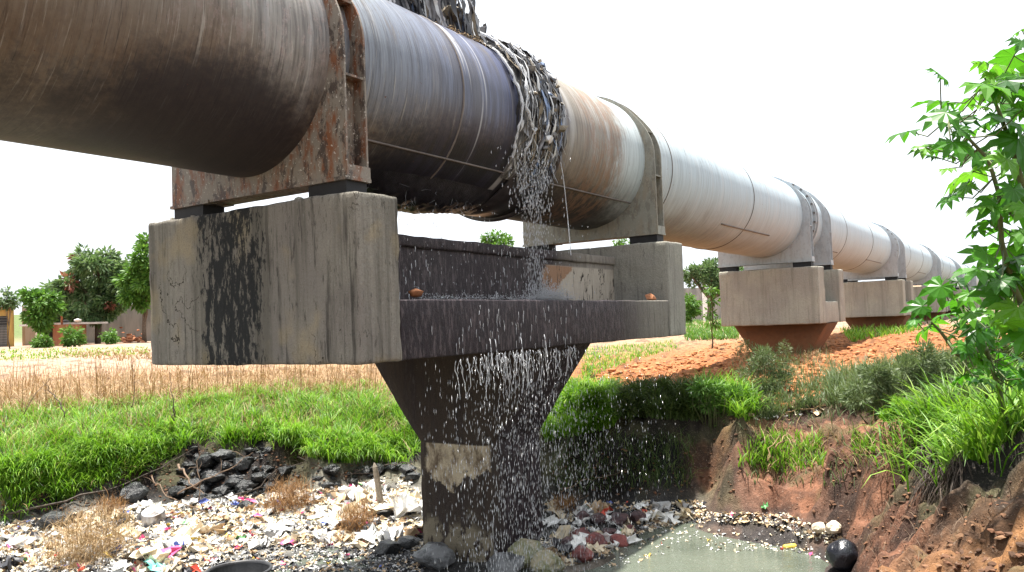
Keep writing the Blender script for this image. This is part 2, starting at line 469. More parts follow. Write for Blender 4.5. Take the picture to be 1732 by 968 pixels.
# ------------------------------------------------------------ ground: one heightfield sheet from surveyed spots
SPOTS = [  # photo bearing x, y, height, soil key
 (0,590,-.45,'T'),(130,582,-.40,'T'),(250,585,-.5,'T'),(400,600,-.75,'T'),(0,620,-.95,'T'),(120,615,-.9,'T'),(250,620,-1.0,'T'),(0,660,-1.25,'S'),(150,655,-1.25,'S'),
 (300,660,-1.3,'S'),(560,650,-1.35,'S'),(450,640,-1.25,'S'),
 (0,720,-1.6,'G'),(250,700,-1.55,'G'),(450,690,-1.6,'G'),(650,690,-1.65,'G'),
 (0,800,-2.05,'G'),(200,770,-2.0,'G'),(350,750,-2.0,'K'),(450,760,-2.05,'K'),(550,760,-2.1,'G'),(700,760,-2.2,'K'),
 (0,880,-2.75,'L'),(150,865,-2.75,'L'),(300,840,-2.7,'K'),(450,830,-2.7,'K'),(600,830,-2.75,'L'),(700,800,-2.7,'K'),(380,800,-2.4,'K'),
 (0,930,-2.85,'L'),(200,950,-2.9,'L'),(400,900,-2.86,'L'),(300,890,-2.82,'L'),(500,880,-2.86,'L'),(600,890,-2.87,'L'),(700,860,-2.8,'L'),
 (420,955,-2.935,'W'),(530,945,-2.945,'W'),(640,930,-2.94,'W'),(690,960,-2.945,'W'),
 (850,850,-2.85,'W'),(950,860,-2.8,'D'),(900,940,-2.9,'L'),(800,968,-2.93,'W'),(990,930,-2.88,'D'),
 (1150,930,-3.15,'W'),(1300,900,-3.08,'W'),(1200,960,-3.2,'W'),(1350,950,-3.1,'W'),
 (1040,940,-2.95,'D'),(1110,893,-2.93,'D'),(1190,880,-2.93,'D'),(1290,876,-2.92,'R'),(1385,905,-2.92,'R'),(1425,950,-2.92,'R'),
 (1000,850,-2.75,'D'),(1100,865,-2.82,'D'),(1190,850,-2.78,'D'),(1300,855,-2.8,'R'),
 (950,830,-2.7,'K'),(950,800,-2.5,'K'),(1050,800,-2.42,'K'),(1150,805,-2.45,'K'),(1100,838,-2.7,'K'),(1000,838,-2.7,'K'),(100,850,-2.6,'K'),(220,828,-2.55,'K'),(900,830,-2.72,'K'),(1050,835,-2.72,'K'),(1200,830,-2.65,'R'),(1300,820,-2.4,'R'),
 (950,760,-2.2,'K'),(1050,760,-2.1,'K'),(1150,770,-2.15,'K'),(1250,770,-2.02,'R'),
 (950,690,-1.6,'G'),(1050,680,-1.45,'G'),(1150,680,-1.4,'G'),(1250,690,-1.42,'G'),(1330,700,-1.66,'R'),
 (1000,640,-1.35,'P'),(1150,640,-1.35,'P'),(1300,640,-1.3,'P'),(1310,605,-1.2,'P'),(1450,640,-1.25,'P'),(1450,570,-1.0,'P'),(1100,590,-1.2,'S'),
 (1190,545,-.7,'T'),(1000,600,-1.25,'S'),(1560,600,-1.15,'P'),
 (1400,720,-1.7,'R'),(1400,790,-2.02,'R'),(1350,850,-2.48,'R'),(1450,860,-2.32,'R'),(1500,740,-1.62,'R'),(1500,830,-2.0,'R'),(1560,720,-1.3,'K'),
 (1565,772,-1.5,'K'),(1570,850,-2.1,'K'),(1480,940,-2.45,'R'),(1550,940,-2.1,'R'),(1600,890,-1.85,'M'),(1650,850,-1.6,'M'),(1620,790,-1.4,'K'),
 (1700,800,-1.3,'M'),(1732,740,-1.2,'M'),(1700,900,-1.5,'O'),(1650,960,-1.6,'O'),(1732,960,-1.4,'O'),(1650,700,-1.2,'G'),(1550,660,-1.2,'G'),(1732,640,-1.15,'G')]
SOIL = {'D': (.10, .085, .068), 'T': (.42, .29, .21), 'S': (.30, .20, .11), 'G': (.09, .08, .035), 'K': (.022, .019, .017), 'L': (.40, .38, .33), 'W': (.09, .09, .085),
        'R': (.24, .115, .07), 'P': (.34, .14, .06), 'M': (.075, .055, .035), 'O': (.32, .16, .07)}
cp, cz, cc = [], [], []
for px, py, z, k in SPOTS:
    p = PZ(px, py, z); cp.append(p[:2]); cz.append(z); cc.append(SOIL[k])
for x, y, z, k in [(0, 0, -1.6, 'O'), (3, -3, -1.3, 'O'), (-5, 5, -2.6, 'L'), (3, 6.5, -2.95, 'L'), (5.5, 3.2, -3.0, 'W'), (2.5, 4, -2.9, 'W'), (3, 1, -1.95, 'O'), (4.3, 1.6, -2.2, 'O'), (-10, 0, -1.4, 'S'),
                   (0, -14, -1.2, 'G'), (-14, 14, -2.6, 'L'), (0, 12, -2.85, 'L'), (-2, 22, -1.5, 'G'), (4, 20, -1.5, 'G'), (10, -8, -1.2, 'G'), (20, -8, -1.1, 'G'), (-8, 35, -1.2, 'S'),
                   (30, 20, -.9, 'T'), (45, 8, -.85, 'T'), (60, 30, -.5, 'T'), (40, -15, -.9, 'G'), (75, 6, -.7, 'G'), (0, 60, -.4, 'T'), (20, 55, -.4, 'T'), (75, 45, -.4, 'T'), (8, 32, -1.05, 'T'), (80, 20, -.5, 'T')]:
    cp.append(np.array([x, y])); cz.append(z); cc.append(SOIL[k])
for a in range(0, 360, 20):
    cp.append(np.array([95 * math.cos(math.radians(a)), 95 * math.sin(math.radians(a))])); cz.append(-.3); cc.append(SOIL['T'])
cp = np.array(cp); cz = np.array(cz); cc = np.array(cc)
def lin_rbf(P, v):
    D = np.linalg.norm(P[:, None] - P[None], axis=2)
    A = np.zeros((len(P) + 1, len(P) + 1)); A[:-1, :-1] = -D; A[-1, :-1] = 1; A[:-1, -1] = 1
    A[:-1, :-1] -= np.eye(len(P)) * .02
    b = np.zeros((len(P) + 1,) + v.shape[1:]); b[:-1] = v
    return np.linalg.solve(A, b)
wz, wc = lin_rbf(cp, cz), lin_rbf(cp, cc)
def evals(XY, w):
    out = []
    for i in range(0, len(XY), 20000):
        q = XY[i:i + 20000]
        D = np.linalg.norm(q[:, None] - cp[None], axis=2)
        out.append(-D @ w[:-1] + w[-1])
    return np.concatenate(out)
# vectorised value noise
_perm = rng.random((256, 256))
def vn(x, y):
    xi, yi = np.floor(x).astype(int), np.floor(y).astype(int)
    fx, fy = x - xi, y - yi
    fx = fx * fx * (3 - 2 * fx); fy = fy * fy * (3 - 2 * fy)
    g = lambda a, b: _perm[a % 256, b % 256]
    return (g(xi, yi) * (1 - fx) + g(xi + 1, yi) * fx) * (1 - fy) + (g(xi, yi + 1) * (1 - fx) + g(xi + 1, yi + 1) * fx) * fy
def fbm(x, y, o=4):
    s, a = 0, .5
    for i in range(o):
        s = s + a * vn(x * 2 ** i + 17 * i, y * 2 ** i + 31 * i); a *= .5
    return s
def sstep(v, a, b):
    t = np.clip((v - a) / (b - a), 0, 1); return t * t * (3 - 2 * t)
MOUNDS = [(*PZ(a, b, z)[:2], r, h) for a, b, z, r, h in ((1340, 850, -2.7, .38, .30), (1420, 860, -2.6, .45, .34), (1480, 880, -2.4, .34, .24), (1380, 800, -2.2, .30, .16), (1165, 835, -2.7, .32, .26), (1110, 842, -2.72, .22, .16), (1500, 780, -1.9, .3, .18), (1620, 905, -1.85, .3, .14), (1545, 900, -2.1, .25, .16), (1350, 705, -1.55, .3, .12), (1280, 800, -2.3, .3, .2))]
def ground_z(XY, detail=True):
    XY = np.atleast_2d(np.asarray(XY, float)); r = np.linalg.norm(XY, axis=1)
    C = XY * np.minimum(1, 95 / np.maximum(r, 1e-6))[:, None]
    z = evals(C, wz)
    z = z + sstep(r, 85, 420) * 11 + sstep(r, 400, 2500) * 25
    if detail:
        x, y = XY[:, 0], XY[:, 1]
        c = evals(C, wc)
        near = 1 - sstep(r, 25, 70)
        ora = sstep(c[:, 0] - c[:, 2], .14, .26) * sstep(z, -1.6, -1.4)             # ploughed soil is cloddy
        z = z + near * ((fbm(x * 1.7, y * 1.7) - .47) * .16)
        z = z + near * ora * (np.abs(fbm(x * 3.2, y * 3.2, 3) - .45) * .55 - .03)
        rt = (1 - sstep(y, 3.2, 4.6)) * (1 - sstep(r, 10.5, 12)) * sstep(z, -2.93, -2.6)
        bank = np.maximum(sstep(z, -2.85, -2.5) * (1 - sstep(z, -1.6, -1.25)), rt * .8)
        z = z + rt * ((fbm(x * 2.6 + 9, y * 2.6, 4) - .46) * .36 + (fbm(x * 8 + 9, y * 8, 3) - .44) * .10 - .10 * (1 - np.abs(fbm(x * 2.1, y * 2.1 + 7, 3) - .44) * 9).clip(0, 1))
        z = z + bank * near * ((1 - np.abs(fbm(x * 1.3 + 5, y * 1.3, 4) - .47) * 7).clip(-1, 1) * -.16 + (fbm(x * 7, y * 7, 3) - .44) * .22)
        for (bx, by, br, bh) in MOUNDS: z = z + bh * np.exp(-((x - bx) ** 2 + (y - by) ** 2) / br ** 2) * (.8 + .5 * fbm(x * 6, y * 6, 3))
        z = z + near * (fbm(x * 9, y * 9, 3) - .44) * .035
    return z
def stain(XY, col, z):
    x, y = XY[:, 0], XY[:, 1]; r = np.hypot(x, y)
    m = np.maximum(sstep(z, -2.85, -2.5) * (1 - sstep(z, -1.7, -1.35)), (1 - sstep(y, 3.0, 4.4)) * sstep(z, -2.93, -2.6)) * (1 - sstep(r, 18, 24))
    k = np.maximum(sstep(fbm(x * 1.5 + 3, y * 1.5, 4), .43, .53), sstep(fbm(x * 5 + 3, y * 5, 3), .47, .55) * .6)
    a = (m * k * .72)[:, None]; col = col * (1 - a) + np.array([[.022, .019, .018]]) * a
    sl = ((1 - sstep(z, -2.75, -2.6)) * sstep(fbm(x * 1.5 + 20, y * 1.5, 3), .42, .50) * .85 * (1 - sstep(r, 18, 24)))[:, None]
    col = col * (1 - sl) + np.array([[.045, .045, .047]]) * sl
    g = (m * sstep(fbm(x * 2.3 + 50, y * 2.3, 3), .52, .60) * .5)[:, None]
    return col * (1 - g) + np.array([[.12, .115, .06]]) * g
def gz(x, y):
    return float(ground_z([(x, y)])[0])
def hit(px, py, dmin=4.0, dmax=140.0):
    """the spot where this bearing meets the ground"""
    d = dmin * (dmax / dmin) ** np.linspace(0, 1, 260)
    r = ray(px, py) / F
    P = d[:, None] * r[None]
    g = ground_z(P[:, :2])
    k = np.nonzero(P[:, 2] < g)[0]
    if len(k) == 0: return None
    k = k[0]
    if k == 0: return P[0]
    a = (P[k - 1, 2] - g[k - 1]) / ((P[k - 1, 2] - g[k - 1]) - (P[k, 2] - g[k]) + 1e-9)
    q = P[k - 1] + (P[k] - P[k - 1]) * a
    return q
def hits(pts, dmin=4.0, dmax=140.0):
    pts = np.asarray(pts, float); n = len(pts)
    R_ = (M @ np.stack([pts[:, 0] - 866, pts[:, 1] - 484, np.full(n, F)]) / F).T
    d = dmin * (dmax / dmin) ** np.linspace(0, 1, 150)
    out = np.full((n, 3), np.nan)
    for i in range(0, n, 2000):
        P = R_[i:i + 2000, None, :] * d[None, :, None]
        g = ground_z(P.reshape(-1, 3)[:, :2], True).reshape(P.shape[:2])
        below = P[:, :, 2] < g
        k = below.argmax(1); ok = below.any(1) & (k > 0)
        for j in np.nonzero(ok)[0]:
            kk = k[j]; a0 = P[j, kk - 1, 2] - g[j, kk - 1]; a1 = P[j, kk, 2] - g[j, kk]
            out[i + j] = P[j, kk - 1] + (P[j, kk] - P[j, kk - 1]) * (a0 / (a0 - a1 + 1e-9))
    return out[~np.isnan(out[:, 0])]

ang = np.concatenate([np.radians(np.arange(-12, 82, .18)), np.radians(np.arange(82, 348, 4.0))])
rad = np.concatenate([[.0], np.geomspace(.8, 5, 26)[:-1], np.geomspace(5, 45, 400)[:-1], np.geomspace(45, 4000, 120)])
na, nr = len(ang), len(rad)
XX = rad[:, None] * np.cos(ang)[None]; YY = rad[:, None] * np.sin(ang)[None]
XY = np.stack([XX.ravel(), YY.ravel()], 1)
gzv = ground_z(XY)
Vg = np.column_stack([XY, gzv])
i0 = (np.arange(nr - 1)[:, None] * na + np.arange(na)[None]).ravel()
j1 = (np.arange(nr - 1)[:, None] * na + (np.arange(na)[None] + 1) % na).ravel()
Fg = np.column_stack([i0, i0 + na, j1 + na, j1])
r_ = np.linalg.norm(XY, axis=1)
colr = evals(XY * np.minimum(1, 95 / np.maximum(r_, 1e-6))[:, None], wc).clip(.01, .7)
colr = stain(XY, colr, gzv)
far = sstep(r_, 60, 160)[:, None]
fcol = np.where((fbm(XY[:, 0] * .02, XY[:, 1] * .006, 3) > .45)[:, None], np.array([[.13, .17, .06]]), np.array([[.34, .24, .16]]))
colr = colr * (1 - far) + fcol * far
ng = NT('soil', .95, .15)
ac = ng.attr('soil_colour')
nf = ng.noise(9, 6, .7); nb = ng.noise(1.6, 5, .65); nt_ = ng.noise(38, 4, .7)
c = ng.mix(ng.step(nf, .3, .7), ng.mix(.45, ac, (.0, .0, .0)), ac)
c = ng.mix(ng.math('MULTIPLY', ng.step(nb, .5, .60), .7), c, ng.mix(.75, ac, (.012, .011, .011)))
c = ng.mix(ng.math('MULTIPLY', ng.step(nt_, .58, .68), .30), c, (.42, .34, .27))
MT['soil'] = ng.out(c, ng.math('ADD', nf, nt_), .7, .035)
meg = mesh_np('ground', Vg, Fg, [MT['soil']], True)
ca = meg.color_attributes.new('soil_colour', 'FLOAT_COLOR', 'POINT')
ca.data.foreach_set('color', np.column_stack([colr, np.ones(len(colr))]).astype(np.float32).ravel())
tag(put('ground', meg), kind='structure')
_G = gzv.reshape(nr, na); _ai = np.concatenate([ang, [ang[0] + 2 * math.pi]]); _G = np.column_stack([_G, _G[:, 0]])
def ground_z(XY, detail=True):        # same sheet, read back from its own vertices
    XY = np.atleast_2d(np.asarray(XY, float)); r = np.linalg.norm(XY, axis=1)
    a = (np.arctan2(XY[:, 1], XY[:, 0]) - ang[0]) % (2 * math.pi) + ang[0]
    fi = np.interp(r, rad, np.arange(nr)); fj = np.interp(a, _ai, np.arange(na + 1))
    i = np.minimum(fi.astype(int), nr - 2); j = np.minimum(fj.astype(int), na - 1); u = fi - i; v = fj - j
    return (_G[i, j] * (1 - u) + _G[i + 1, j] * u) * (1 - v) + (_G[i, j + 1] * (1 - u) + _G[i + 1, j + 1] * u) * v

# ---- murky water lying in the bed
nw = NT('murky_water', .07, .5)
w1 = nw.noise(5, 4, .6); w2 = nw.noise(26, 3, .6)
nw.b.inputs['IOR'].default_value = 1.33
spk = nw.step(nw.noise(38, 3, .7), .66, .70)
MT['water'] = nw.out(nw.mix(nw.math('MULTIPLY', spk, .6), nw.mix(nw.step(nw.noise(.8, 4), .4, .6), (.065, .078, .06), (.10, .115, .09)), (.5, .52, .48)), nw.math('ADD', w1, nw.math('MULTIPLY', w2, .5)), .5, .05)
wx = np.linspace(1.0, 14.5, 60); wy = np.linspace(-1, 15, 60)
gx, gy = np.meshgrid(wx, wy)
Vw = np.column_stack([gx.ravel(), gy.ravel(), np.full(gx.size, -2.955)])
k0 = (np.arange(59)[:, None] * 60 + np.arange(59)[None]).ravel()
tag(put('water', mesh_np('water', Vw, np.column_stack([k0, k0 + 1, k0 + 61, k0 + 60]), [MT['water']], True)), kind='structure')

# ------------------------------------------------------------ the pipeline
PIER_C = [8.87] + [23.77 + 15.1 * i for i in range(12)]
pl = thing('water_pipeline', 'huge weathered steel pipeline carried over the piers, silver far off and dirty close up', 'pipeline', (8.87, AX_Y, AX_Z))
def ring_mesh(name, x0, x1, r, mat, parent, seg=96, nx=2, dent=0.0):
    xs = np.linspace(x0, x1, nx)
    a = np.linspace(0, 2 * math.pi, seg, endpoint=False)
    R_ = np.full((nx, seg), r)
    if dent: 
        R_ = R_ + dent * (fbm(xs[:, None] * .9 + 40 + 0 * a[None], 3 + np.cos(a)[None] * 1.3 + 0 * xs[:, None], 3) - .44)
    V = np.stack([np.repeat(xs[:, None], seg, 1), AX_Y - R_ * np.cos(a)[None], AX_Z + R_ * np.sin(a)[None]], 2).reshape(-1, 3)
    i = np.arange(nx - 1)[:, None] * seg; k = np.arange(seg)[None]; k2 = (k + 1) % seg
    Fc = np.stack([i + k, i + k2, i + seg + k2, i + seg + k], 2).reshape(-1, 4)
    return put(name, mesh_np(name, V, Fc, [mat], True), parent)
def washer(bm_mb, x0, x1, r0, r1, seg=72, a0=0, a1=2 * math.pi):
    closed = abs(a1 - a0 - 2 * math.pi) < 1e-6
    n_ = seg if closed else seg + 1
    V, Fc = [], []
    for k in range(n_):
        a = a0 + (a1 - a0) * k / seg
        for x, r in ((x0, r0), (x0, r1), (x1, r1), (x1, r0)):
            V.append((x, AX_Y - r * math.cos(a), AX_Z + r * math.sin(a)))
    for k in range(seg):
        k2 = (k + 1) % n_
        for j in range(4):
            j2 = (j + 1) % 4
            Fc.append((k * 4 + j, k * 4 + j2, k2 * 4 + j2, k2 * 4 + j))
    bm_mb.add(V, Fc)
ends = [-14.0] + PIER_C + [PIER_C[-1] + 15.1]
for i in range(len(ends) - 1):
    sec = ring_mesh('pipe_section', ends[i], ends[i + 1] - .004, PR, MT['pipe'], pl, 128 if i < 3 else 64, 90 if i < 3 else 12, .022)
    # ring welds every few metres and a lengthwise seam low on this side
    for f_ in ((.30, .62) if i else (.55, .93)):
        xw = ends[i] + (ends[i + 1] - ends[i]) * f_
        if i > 5: break
        mb = MB(); washer(mb, xw - .012, xw + .012, PR - .01, PR + .010)
        mb.build('weld_seam', MT['seam'], pl)
    if i < 5:
        for (sa, sb) in (((.62, .985),) if i == 0 else ((.02, .235),) if i == 1 else ((.10, .28), (.62, .85))):
            if i == 0: x0_, x1_ = 5.5, 8.5
            elif i == 1: x0_, x1_ = 9.3, 12.15
            else: x0_, x1_ = ends[i] + 15 * sa, ends[i] + 15 * sb
            a = math.radians(-42)
            ps = [(x0_ + (x1_ - x0_) * t, AX_Y - (PR + .006) * math.cos(a), AX_Z + (PR + .006) * math.sin(a)) for t in np.linspace(0, 1, 12)]
            mb = MB(); mb.tube(ps, .013, 6); mb.build('weld_seam', MT['seam'], pl)
x0_, x1_ = 16.58, 20.1
a = math.radians(-41)
mb = MB(); mb.tube([(x0_ + (x1_ - x0_) * t, AX_Y - (PR + .006) * math.cos(a), AX_Z + (PR + .006) * math.sin(a)) for t in np.linspace(0, 1, 12)], .016, 6)
mb.build('weld_seam', MT['seam'], pl)

def saddle(xc, mat, near):
    """plate pair shaped square below and round above, hugging the pipe, on two feet"""
    hw, RR, zb = 1.27, 1.27, 1.35
    th = .022
    seg = 56
    def outline():
        P = []
        for k in range(seg + 1):                       # outer: from near bottom up, over, down
            a = math.pi * k / seg
            q = min(1, max(0, min(a, math.pi - a) / .75)); q = q * q * (3 - 2 * q); r_k = RR - .11 * q
            P.append((AX_Y - r_k * math.cos(a), AX_Z + r_k * math.sin(a)))
        return [(AX_Y - hw, zb + .0), (AX_Y - hw, 1.9)] + P + [(AX_Y + hw, 1.9), (AX_Y + hw, zb)]
    root = None
    xa, xb = xc - .14, xc + .14
    out = outline()
    n_ = len(out)
    for nm, x0, x1 in (('saddle_plate', xa, xa + th), ('saddle_plate', xb - th, xb)):
        mb = MB()
        inner = []
        for (y, z) in out:
            dy, dz = y - AX_Y, z - AX_Z
            l = math.hypot(dy, dz); inner.append((AX_Y + dy / l * (PR - .004), AX_Z + dz / l * (PR - .004)))
        V = [(x0, *p) for p in out] + [(x0, *p) for p in inner] + [(x1, *p) for p in out] + [(x1, *p) for p in inner]
        Fc = []
        for k in range(n_ - 1):
            Fc += [(k, k + 1, n_ + k + 1, n_ + k), (2 * n_ + k, 3 * n_ + k, 3 * n_ + k + 1, 2 * n_ + k + 1), (k, 2 * n_ + k, 2 * n_ + k + 1, k + 1)]
        mb.add(V, Fc)
        # bottom part between the lowest points
        yb = [AX_Y - hw, AX_Y - .7, AX_Y, AX_Y + .7, AX_Y + hw]
        arc = []
        for k in range(25):
            a0_ = math.atan2(AX_Z - zb, hw); a = -a0_ - (math.pi - 2 * a0_) * k / 24
            arc.append((AX_Y - (PR - .004) * math.cos(a) , AX_Z + (PR - .004) * math.sin(a)))
        bl = [(AX_Y - hw + 2 * hw * k / 24, zb) for k in range(25)]
        V = [(x0, *p) for p in arc] + [(x0, *p) for p in bl] + [(x1, *p) for p in arc] + [(x1, *p) for p in bl]
        Fc = []
        for k in range(24):
            Fc += [(k, 25 + k, 26 + k, k + 1), (50 + k, 51 + k, 76 + k, 75 + k), (25 + k, 75 + k, 76 + k, 26 + k)]
        mb.add(V, Fc)
        mb.build(nm, mat, pl, smooth=False)
    mb = MB()
    bmx = bmesh.new()
    for s in (-1, 1):                                  # horizontal stiffeners in the channel at either flank
        for zs in ((2.28, 1.93, 3.02) if near else (2.2,)):
            dz = abs(zs - AX_Z)
            yin = math.sqrt(max(PR ** 2 - dz ** 2, 0))
            yout = hw if zs < AX_Z else math.sqrt(max((RR - .045) ** 2 - dz ** 2, 0))
            y0, y1 = sorted((AX_Y + s * (yin - .01), AX_Y + s * (yout - .012)))
            if zs == 1.93: continue
            bm_box(bmx, xa + th - .002, xb - th + .002, y0, y1, zs - .011, zs + .011)
            put('stiffener', bm_mesh('stiffener', bmx, mat), pl); bmx = bmesh.new()
    # web closing the channel a little way in, lower sides
    for s in (-1, 1):
        y0, y1 = sorted((AX_Y + s * (hw - .16), AX_Y + s * (hw - .145)))
        bm_box(bmx, xa + th - .001, xb - th + .001, y0, y1, zb, 2.27)
        put('channel_web', bm_mesh('channel_web', bmx, mat), pl); bmx = bmesh.new()
    bmx.free()
    bmx = bmesh.new()
    bm_box(bmx, xa - .02, xb + .02, AX_Y - hw - .012, AX_Y - hw + .62, zb - .03, zb + .002)
    bm_box(bmx, xa - .02, xb + .02, AX_Y + hw - .62, AX_Y + hw + .012, zb - .03, zb + .002)
    bm_box(bmx, xa - .004, xb + .004, AX_Y - hw + .62, AX_Y + hw - .62, zb - .022, zb + .002)
    bm_box(bmx, xa + .001, xb + .02, AX_Y - hw - .004, AX_Y - hw + .10, zb + .002, zb + .11)
    put('base_flange', bm_mesh('base_flange', bmx, mat), pl)
    for s in (-1, 1):
        bmx = bmesh.new()
        y0, y1 = sorted((AX_Y + s * (hw - .02), AX_Y + s * (hw - .50)))
        bm_box(bmx, xa + .01, xb - .01, y0, y1, 1.180, zb - .032)
        put('bearing_pad', bm_mesh('bearing_pad', bmx, MT['black']), pl)
SADX = []
for i, pc in enumerate(PIER_C):
    if i == 0: SADX += [(5.375, 'saddle_old', True), (12.31, 'saddle_mid', True)]
    else: SADX += [(pc - 1.17, 'saddle_new', i < 2), (pc + 1.17, 'saddle_new', i < 2)]
for x, m, nr_ in SADX: saddle(x, MT[m], nr_)
# couplings: a leaking sleeve at the first pier, bolted flanges at the others
mb = MB(); washer(mb, 8.62, 9.40, PR - .005, PR + .035, 96); washer(mb, 9.39, 9.44, PR - .005, PR + .09, 96)
mb.build('coupling_sleeve', MT['sleeve'], pl)
for i, pc in enumerate(PIER_C[1:8]):
    mb = MB(); washer(mb, pc - .16, pc - .10, PR - .005, PR + .085, 80); washer(mb, pc + .10, pc + .16, PR - .005, PR + .085, 80); washer(mb, pc - .10, pc + .10, PR - .005, PR + .02, 64)
    fl = mb.build('bolted_flange', MT['saddle_new'], pl, smooth=False, loc=(pc, AX_Y, AX_Z))
    if i < 3:
        for k in range(28):
            a = 2 * math.pi * (k + .5) / 28
            if math.cos(a) < -.2: continue
            c0 = Vector((pc, AX_Y - (PR + .05) * math.cos(a), AX_Z + (PR + .05) * math.sin(a)))
            mb = MB(); mb.tube([c0 + Vector((dx, 0, 0)) for dx in (-.20, -.155, -.154, .154, .155, .20)], [.032, .032, .018, .018, .032, .032], 6)
            mb.build('bolt', MT['bolt'], fl, smooth=False)

# ------------------------------------------------------------ the concrete piers
def column_mesh(cx, cy, zt, zm, zb, ax0, ay0, ax1, ay1, mat, parent, seed=0):
    """flared shaft: straight below zm, widening towards the beams above it"""
    lv = list(np.linspace(zb, zm, 16)) + list(np.linspace(zm, zt, 15))[1:]
    V, Fc = [], []
    N = 11
    per = []
    for t in np.linspace(-1, 1, N)[:-1]: per.append((-1, -t))
    for t in np.linspace(-1, 1, N)[:-1]: per.append((t, -1))
    for t in np.linspace(-1, 1, N)[:-1]: per.append((1, t))
    for t in np.linspace(-1, 1, N)[:-1]: per.append((-t, 1))
    for z in lv:
        u = max(0, (z - zm) / (zt - zm))
        hx, hy = ax0 + (ax1 - ax0) * u, ay0 + (ay1 - ay0) * u
        for (a, b) in per:
            corner = max(0, min(abs(a), abs(b)) - .9) * 10
            p = Vector((cx + hx * a, cy + hy * b, z))
            k = mnoise.noise(p * 3) * .010 + mnoise.noise(p * 11) * .006 - corner * .022
            V.append((p.x + a * k, p.y + b * k, z))
    m_ = len(per)
    for i in range(len(lv) - 1):
        for k in range(m_):
            k2 = (k + 1) % m_
            Fc.append((i * m_ + k, i * m_ + k2, (i + 1) * m_ + k2, (i + 1) * m_ + k))
    me = bpy.data.meshes.new('column'); me.from_pydata(V, [], Fc); me.materials.append(mat)
    me.polygons.foreach_set('use_smooth', np.full(len(me.polygons), False)); me.update()
    return put('column', me, parent)
p1 = thing('concrete_pier', 'nearest pier, black with leaking water, two wide-set cross beams on a flared column', 'pier', (8.9, 6.38, -2.95), 'concrete piers carrying the pipeline')
beam('cross_beam', 5.10, 5.65, 4.88, 7.88, -.314, 1.186, MT['conc_a'], p1, .03, .010)['label'] = 'near beam with a mottled black band down its face'
beam('cross_beam', 11.99, 12.64, 4.88, 7.88, -.314, 1.186, MT['conc_b'], p1, .03, .008)
beam('ledge_beam', 5.645, 11.995, 4.893, 7.867, -.312, .25, MT['conc_wet'], p1, .02, .006, 6)
beam('spine_wall', 5.64, 12.0, 5.83, 6.93, .24, .93, MT['conc_spine'], p1, .02, .008, 6)
beam('spine_cap', 5.64, 12.0, 5.79, 6.97, .86, 1.0, MT['conc_spine'], p1, .03, .010, 6)
column_mesh(8.9, 6.38, -.312, -1.5, -3.2, .66, .54, .742, 1.34, MT['conc_col'], p1)
PLAB = ['pale pier second from the near end, on an earth-red flared column in ploughed soil', 'third pier back, with its red column foot beside green weeds',
        'fourth pier back, half behind the broad-leaved plant', 'fifth pier back, small behind the green leaves', 'sixth pier back, tiny under the far pipeline',
        'seventh pier back, tiny near where the pipeline vanishes', 'eighth pier back, a speck where the pipeline vanishes']
for i, lb in enumerate(PLAB):
    pc = PIER_C[i + 1]
    g = gz(pc, 6.2)
    p = thing('concrete_pier', lb, 'pier', (pc, 6.2, g), 'concrete piers carrying the pipeline')
    det = .01 if i < 2 else .004
    ct = 8 if i < 2 else 1
    beam('cross_beam', pc - 1.60, pc - .91, 4.9, 7.56, -.34, 1.18, MT['conc_clean'], p, .03, det, ct)
    beam('cross_beam', pc + .95, pc + 1.60, 4.9, 7.56, -.34, 1.18, MT['conc_clean'], p, .03, det, ct)
    beam('ledge_beam', pc - .912, pc + .953, 4.95, 7.50, -.335, .25, MT['conc_clean'], p, .02, det, ct)
    beam('spine_wall', pc - .915, pc + .955, 5.75, 6.75, .245, 1.0, MT['conc_clean'], p, .02, det, ct)
    column_mesh(pc, 6.22, -.338, -1.5, g - .8 if g - .8 < -1.6 else -1.9, .66, .56, .72, 1.30, MT['conc_red'], p)

# ------------------------------------------------------------ foliage materials
MT['grass'] = leafmat('green_grass_blades', (.05, .14, .010), (.18, .40, .022), (.42, .58, .10), .35)
MT['grass_dk'] = leafmat('dark_grass_blades', (.018, .055, .01), (.05, .13, .02), (.08, .17, .03), .25)
MT['bush_grey'] = leafmat('greyish_weed_leaves', (.06, .10, .035), (.13, .19, .075), (.22, .26, .14), .3)
MT['bush_dk'] = leafmat('dark_weed_leaves', (.03, .06, .012), (.08, .14, .03), (.18, .22, .07), .3)
MT['straw'] = leafmat('dry_straw', (.20, .12, .055), (.42, .29, .15), (.55, .43, .26), .15, .7)
MT['straw_red'] = leafmat('rusty_dry_weed', (.16, .075, .028), (.32, .17, .065), (.45, .29, .13), .15, .7)
MT['castor'] = leafmat('broad_palmate_leaves', (.02, .08, .012), (.075, .28, .015), (.20, .45, .03), .45, .35)
MT['mango'] = leafmat('mango_leaves', (.05, .10, .04), (.12, .21, .08), (.28, .36, .18), .35)
MT['mango2'] = leafmat('fresh_green_leaves', (.05, .12, .02), (.10, .24, .03), (.18, .32, .06), .3)
MT['mango_red'] = leafmat('reddish_new_leaves', (.22, .08, .06), (.32, .14, .10), (.30, .20, .12), .3)
MT['bark'] = simple('tree_bark', (.13, .10, .075), .9, .2, .4, 20)
MT['stem'] = simple('green_stem', (.10, .12, .05), .7)
MT['twig'] = simple('dead_twig', (.17, .12, .085), .9, .2, .4, 12)
MT['twig_dk'] = simple('dark_wet_twig', (.06, .045, .035), .7, .3, .4, 12)

